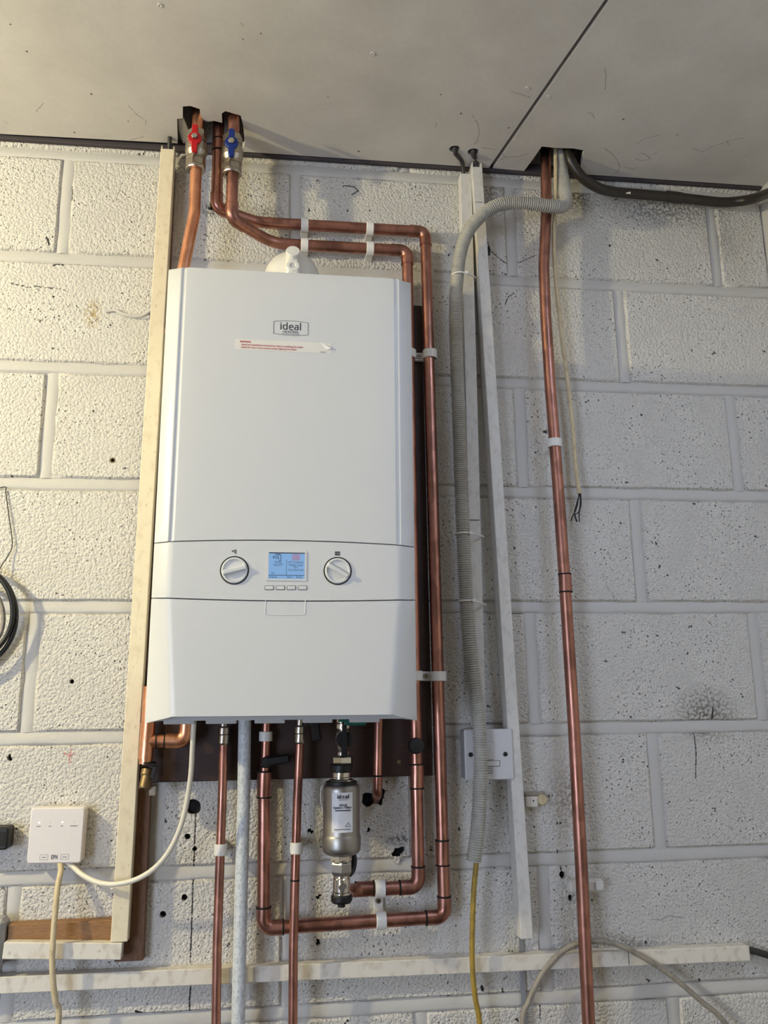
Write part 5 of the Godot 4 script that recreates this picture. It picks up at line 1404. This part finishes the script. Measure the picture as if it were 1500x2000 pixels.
	for q in [[0.079, 0.03, 0.0042, M.rubber, "thick black outer strand of the cable coil hanging on the wall", 0.0], [0.072, 0.037, 0.0042, M.rubber, "second black strand inside the cable coil hanging on the wall", 0.03], [0.058, 0.026, 0.004, M.cable_grey, "pale grey inner strand of the cable coil hanging on the wall", -0.012]]:
		var loop := []
		for k in 41:
			var a := TAU * k / 40.0
			loop.append(cc + Vector3(cos(a) * q[0] + q[5] * 0.1, sin(a) * q[0] * 1.12 + q[5] * 0.2, q[1] - 0.026 + 0.003 * sin(a * 3)))
		cable("cable", q[4], loop, q[2], q[3], 0.008)
	cable("cable", "fine black wire hooked on the joint and hanging above the cable coil", [Vector3(-0.12, 1.747, 0.004), Vector3(-0.0677, 1.766, 0.004), Vector3(-0.0644, 1.7575, 0.004), Vector3(-0.0555, 1.715, 0.005), Vector3(-0.045, 1.6618, 0.006), Vector3(-0.0497, 1.6403, 0.008), Vector3(-0.0576, 1.621, 0.014), Vector3(-0.065, 1.5975, 0.02)], 0.0009, M.black, 0.006)
	var bs := thing("socket_end", "black plastic connector poking in beside the small control box", "connector", Vector3(-0.02, 1.1701, 0.02))
	boxed("shell", Vector3(-0.016, 0, 0), Vector3(0.031, 0.0175, 0.018), M.black, bs, 0.003)
	boxed("recess", Vector3(-0.002, 0, 0.0175), Vector3(0.013, 0.011, 0.0012), M.gap, bs, 0.0008)
	var gb := thing("grey_box", "rounded dark grey box at the end of the short batten", "box", Vector3(-0.016, 1.0109, 0.02))
	boxed("case", Vector3(-0.02, 0, 0), Vector3(0.036, 0.037, 0.018), M.box_grey, gb, 0.006)
	# painted-over stub of cable
	var ps := thing("cable_stub", "painted-over stub of old cable on the blocks beside the cream trunking", "cable")
	tube("stub", smooth([Vector3(0.0903, 2.1155, 0.001), Vector3(0.1075, 2.119, 0.002), Vector3(0.1223, 2.1118, 0.003), Vector3(0.1435, 2.1075, 0.003), Vector3(0.1606, 2.1104, 0.003), Vector3(0.1755, 2.1218, 0.003)], 0.006), 0.0032, M.mortar, ps, 10)
	boxed("patch", Vector3(0.1556, 2.109, 0.001), Vector3(0.018, 0.005, 0.0018), M.mortar, ps, 0.0015)
	# little clip on the wall
	var kc := thing("cable_clip", "grubby white cable clip nailed beside the foot of the leaning trunking", "cable clip", Vector3(0.8889, 1.2012, 0.006))
	boxed("block", Vector3(-0.006, -0.001, 0), Vector3(0.011, 0.009, 0.007), M.trunk_dirty, kc, 0.0015)
	turned("hook", [Vector2(0.0085, -0.006), Vector2(0.0095, -0.004), Vector2(0.0095, 0.004), Vector2(0.0085, 0.006), Vector2(0, 0.0065)], Vector3(0.012, 0.0015, 0.003), Vector3(0, 0.2, 1), M.cable_old, kc, 18)
	boxed("mortar_crumb", Vector3(0.0, 0.0115, -0.002), Vector3(0.017, 0.004, 0.005), M.cable_grey, kc, 0.002)
	turned("nail", [Vector2(0.0015, 0), Vector2(0, 0.001)], Vector3(-0.004, 0.001, 0.0072), Vector3.BACK, M.black, kc, 10)
	# wall plug in the drilled hole
	var wp := thing("wall_plug", "brass-rimmed wall plug in a drilled hole beside the boiler", "wall plug", Vector3(Vector2(0.1183, 1.8212).x, Vector2(0.1183, 1.8212).y, 0.0))
	turned("rim", [Vector2(0.003, -0.006), Vector2(0.003, 0.0006), Vector2(0.005, 0.0006), Vector2(0.005, -0.006)], Vector3.ZERO, Vector3.BACK, M.brass, wp, 16)

func build_conduit() -> void:
	var path := smooth([Vector3(0.988, 2.58, 0.06), Vector3(0.9958, 2.4998, 0.055), Vector3(0.9978, 2.4495, 0.05), Vector3(0.9991, 2.4071, 0.055), Vector3(0.9968, 2.3706, 0.068), Vector3(0.9821, 2.3482, 0.082), Vector3(0.9578, 2.3416, 0.09), Vector3(0.9172, 2.3433, 0.092), Vector3(0.8759, 2.3441, 0.09), Vector3(0.84, 2.3352, 0.086), Vector3(0.8094, 2.3122, 0.08), Vector3(0.7857, 2.2801, 0.075), Vector3(0.7725, 2.24, 0.068), Vector3(0.7666, 2.1944, 0.06), Vector3(0.7626, 2.1313, 0.055), Vector3(0.762, 2.0257, 0.052), Vector3(0.7632, 1.8916, 0.05), Vector3(0.7634, 1.7415, 0.05), Vector3(0.7644, 1.6257, 0.05), Vector3(0.7664, 1.5411, 0.05), Vector3(0.7699, 1.4582, 0.055), Vector3(0.7761, 1.3776, 0.06), Vector3(0.7785, 1.3165, 0.064), Vector3(0.7779, 1.2651, 0.066), Vector3(0.7749, 1.2141, 0.063), Vector3(0.7706, 1.1635, 0.058), Vector3(0.7631, 1.1124, 0.052)], 0.0011)
	var rr := PackedFloat32Array()
	var run := 0.0
	for i in path.size():
		if i > 0:
			run += path[i].distance_to(path[i - 1])
		rr.append(0.0119 + 0.0015 * clampf(1.6 * sin(run * TAU / 0.0042), -1, 1))
	var st := begin()
	sweep(st, path, 0.0125, 18, true, rr)
	var t := thing("corrugated_conduit", "grey corrugated conduit looping over the kinked pipe and down the wall", "conduit")
	commit(st, "hose", M.conduit, t)
	# ties
	for q in [[Vector3(0.7703, 2.1958, 0.062), Vector3(0.8111, 2.2132, 0.0265), "topmost cable tie round the conduit and upright trunking"], [Vector3(0.7643, 1.6803, 0.05), Vector3(0.8059, 1.6823, 0.0265), "middle cable tie round the conduit and upright trunking"], [Vector3(0.7659, 1.556, 0.05), Vector3(0.805, 1.5539, 0.0265), "lowest cable tie round the conduit and upright trunking"]]:
		var a: Vector3 = q[0]
		var b: Vector3 = q[1]
		var loop := []
		for k in 13:
			var g := lerpf(0.35 * PI, 1.55 * PI, k / 12.0)
			loop.append(a + Vector3(cos(g) * 0.0142, 0, sin(g) * 0.0142))
		loop.reverse()
		loop.append(a + Vector3(0.0095, 0, 0.0112))
		loop.append(b + Vector3(0.001, -0.002, 0.001))
		loop.append(b + Vector3(0.003, -0.002, -0.012))
		var c := thing("cable_tie", q[2], "cable tie")
		tube("strap", smooth(loop, 0.003), 0.0017, M.clip, c, 8)
		boxed("head", a + Vector3(0.0115, 0, 0.0125), Vector3(0.003, 0.0032, 0.0026), M.clip, c, 0.0008)

# ---------------------------------------------------------------- scene
func _ready() -> void:
	rng.seed = 7
	var cam := Camera3D.new()
	cam.name = "camera"
	cam.fov = 62.3175
	cam.near = 0.02
	cam.far = 60.0
	cam.transform = Transform3D(Basis(Vector3(0.99214298, -0.01231466, 0.12450166), Vector3(-0.01439255, 0.97730241, 0.21135955), Vector3(-0.12427859, -0.21149079, 0.96944648)), Vector3(0.423, 1.3903, 1.5605))
	add_child(cam)
	cam.current = true

	var env := Environment.new()
	var sm := ProceduralSkyMaterial.new()
	sm.sky_top_color = Color(0.62, 0.72, 0.86)
	sm.sky_horizon_color = Color(0.8, 0.85, 0.9)
	sm.ground_horizon_color = Color(0.5, 0.5, 0.48)
	sm.ground_bottom_color = Color(0.3, 0.3, 0.28)
	var sky := Sky.new()
	sky.sky_material = sm
	env.background_mode = Environment.BG_SKY
	env.sky = sky
	env.tonemap_mode = Environment.TONE_MAPPER_LINEAR
	env.tonemap_exposure = 1.0
	env.sdfgi_enabled = true
	env.ssao_enabled = true
	env.ssil_enabled = true
	var we := WorldEnvironment.new()
	we.name = "world"
	we.environment = env
	add_child(we)

	make_materials()
	pendant_light(Vector3(-1.03, 2.1, 0.83), Color(1.0, 0.94, 0.735), 1.85)
	batten_light(Vector3(1.25, CEIL, 1.2), Vector2(0.1, 0.8), Color(0.755, 0.838, 1.0), 0.58)
	area_light(self, Vector3(-1.6, 1.1, 2.93), Vector3.ZERO, Vector2(1.15, 1.35), Color(0.836, 0.893, 1.0), 5.5)   # daylight in the window opening

	build_wall()
	build_ceiling()
	build_room()
	build_boiler()
	build_trunking()
	build_pipes()
	build_filter()
	build_conduit()
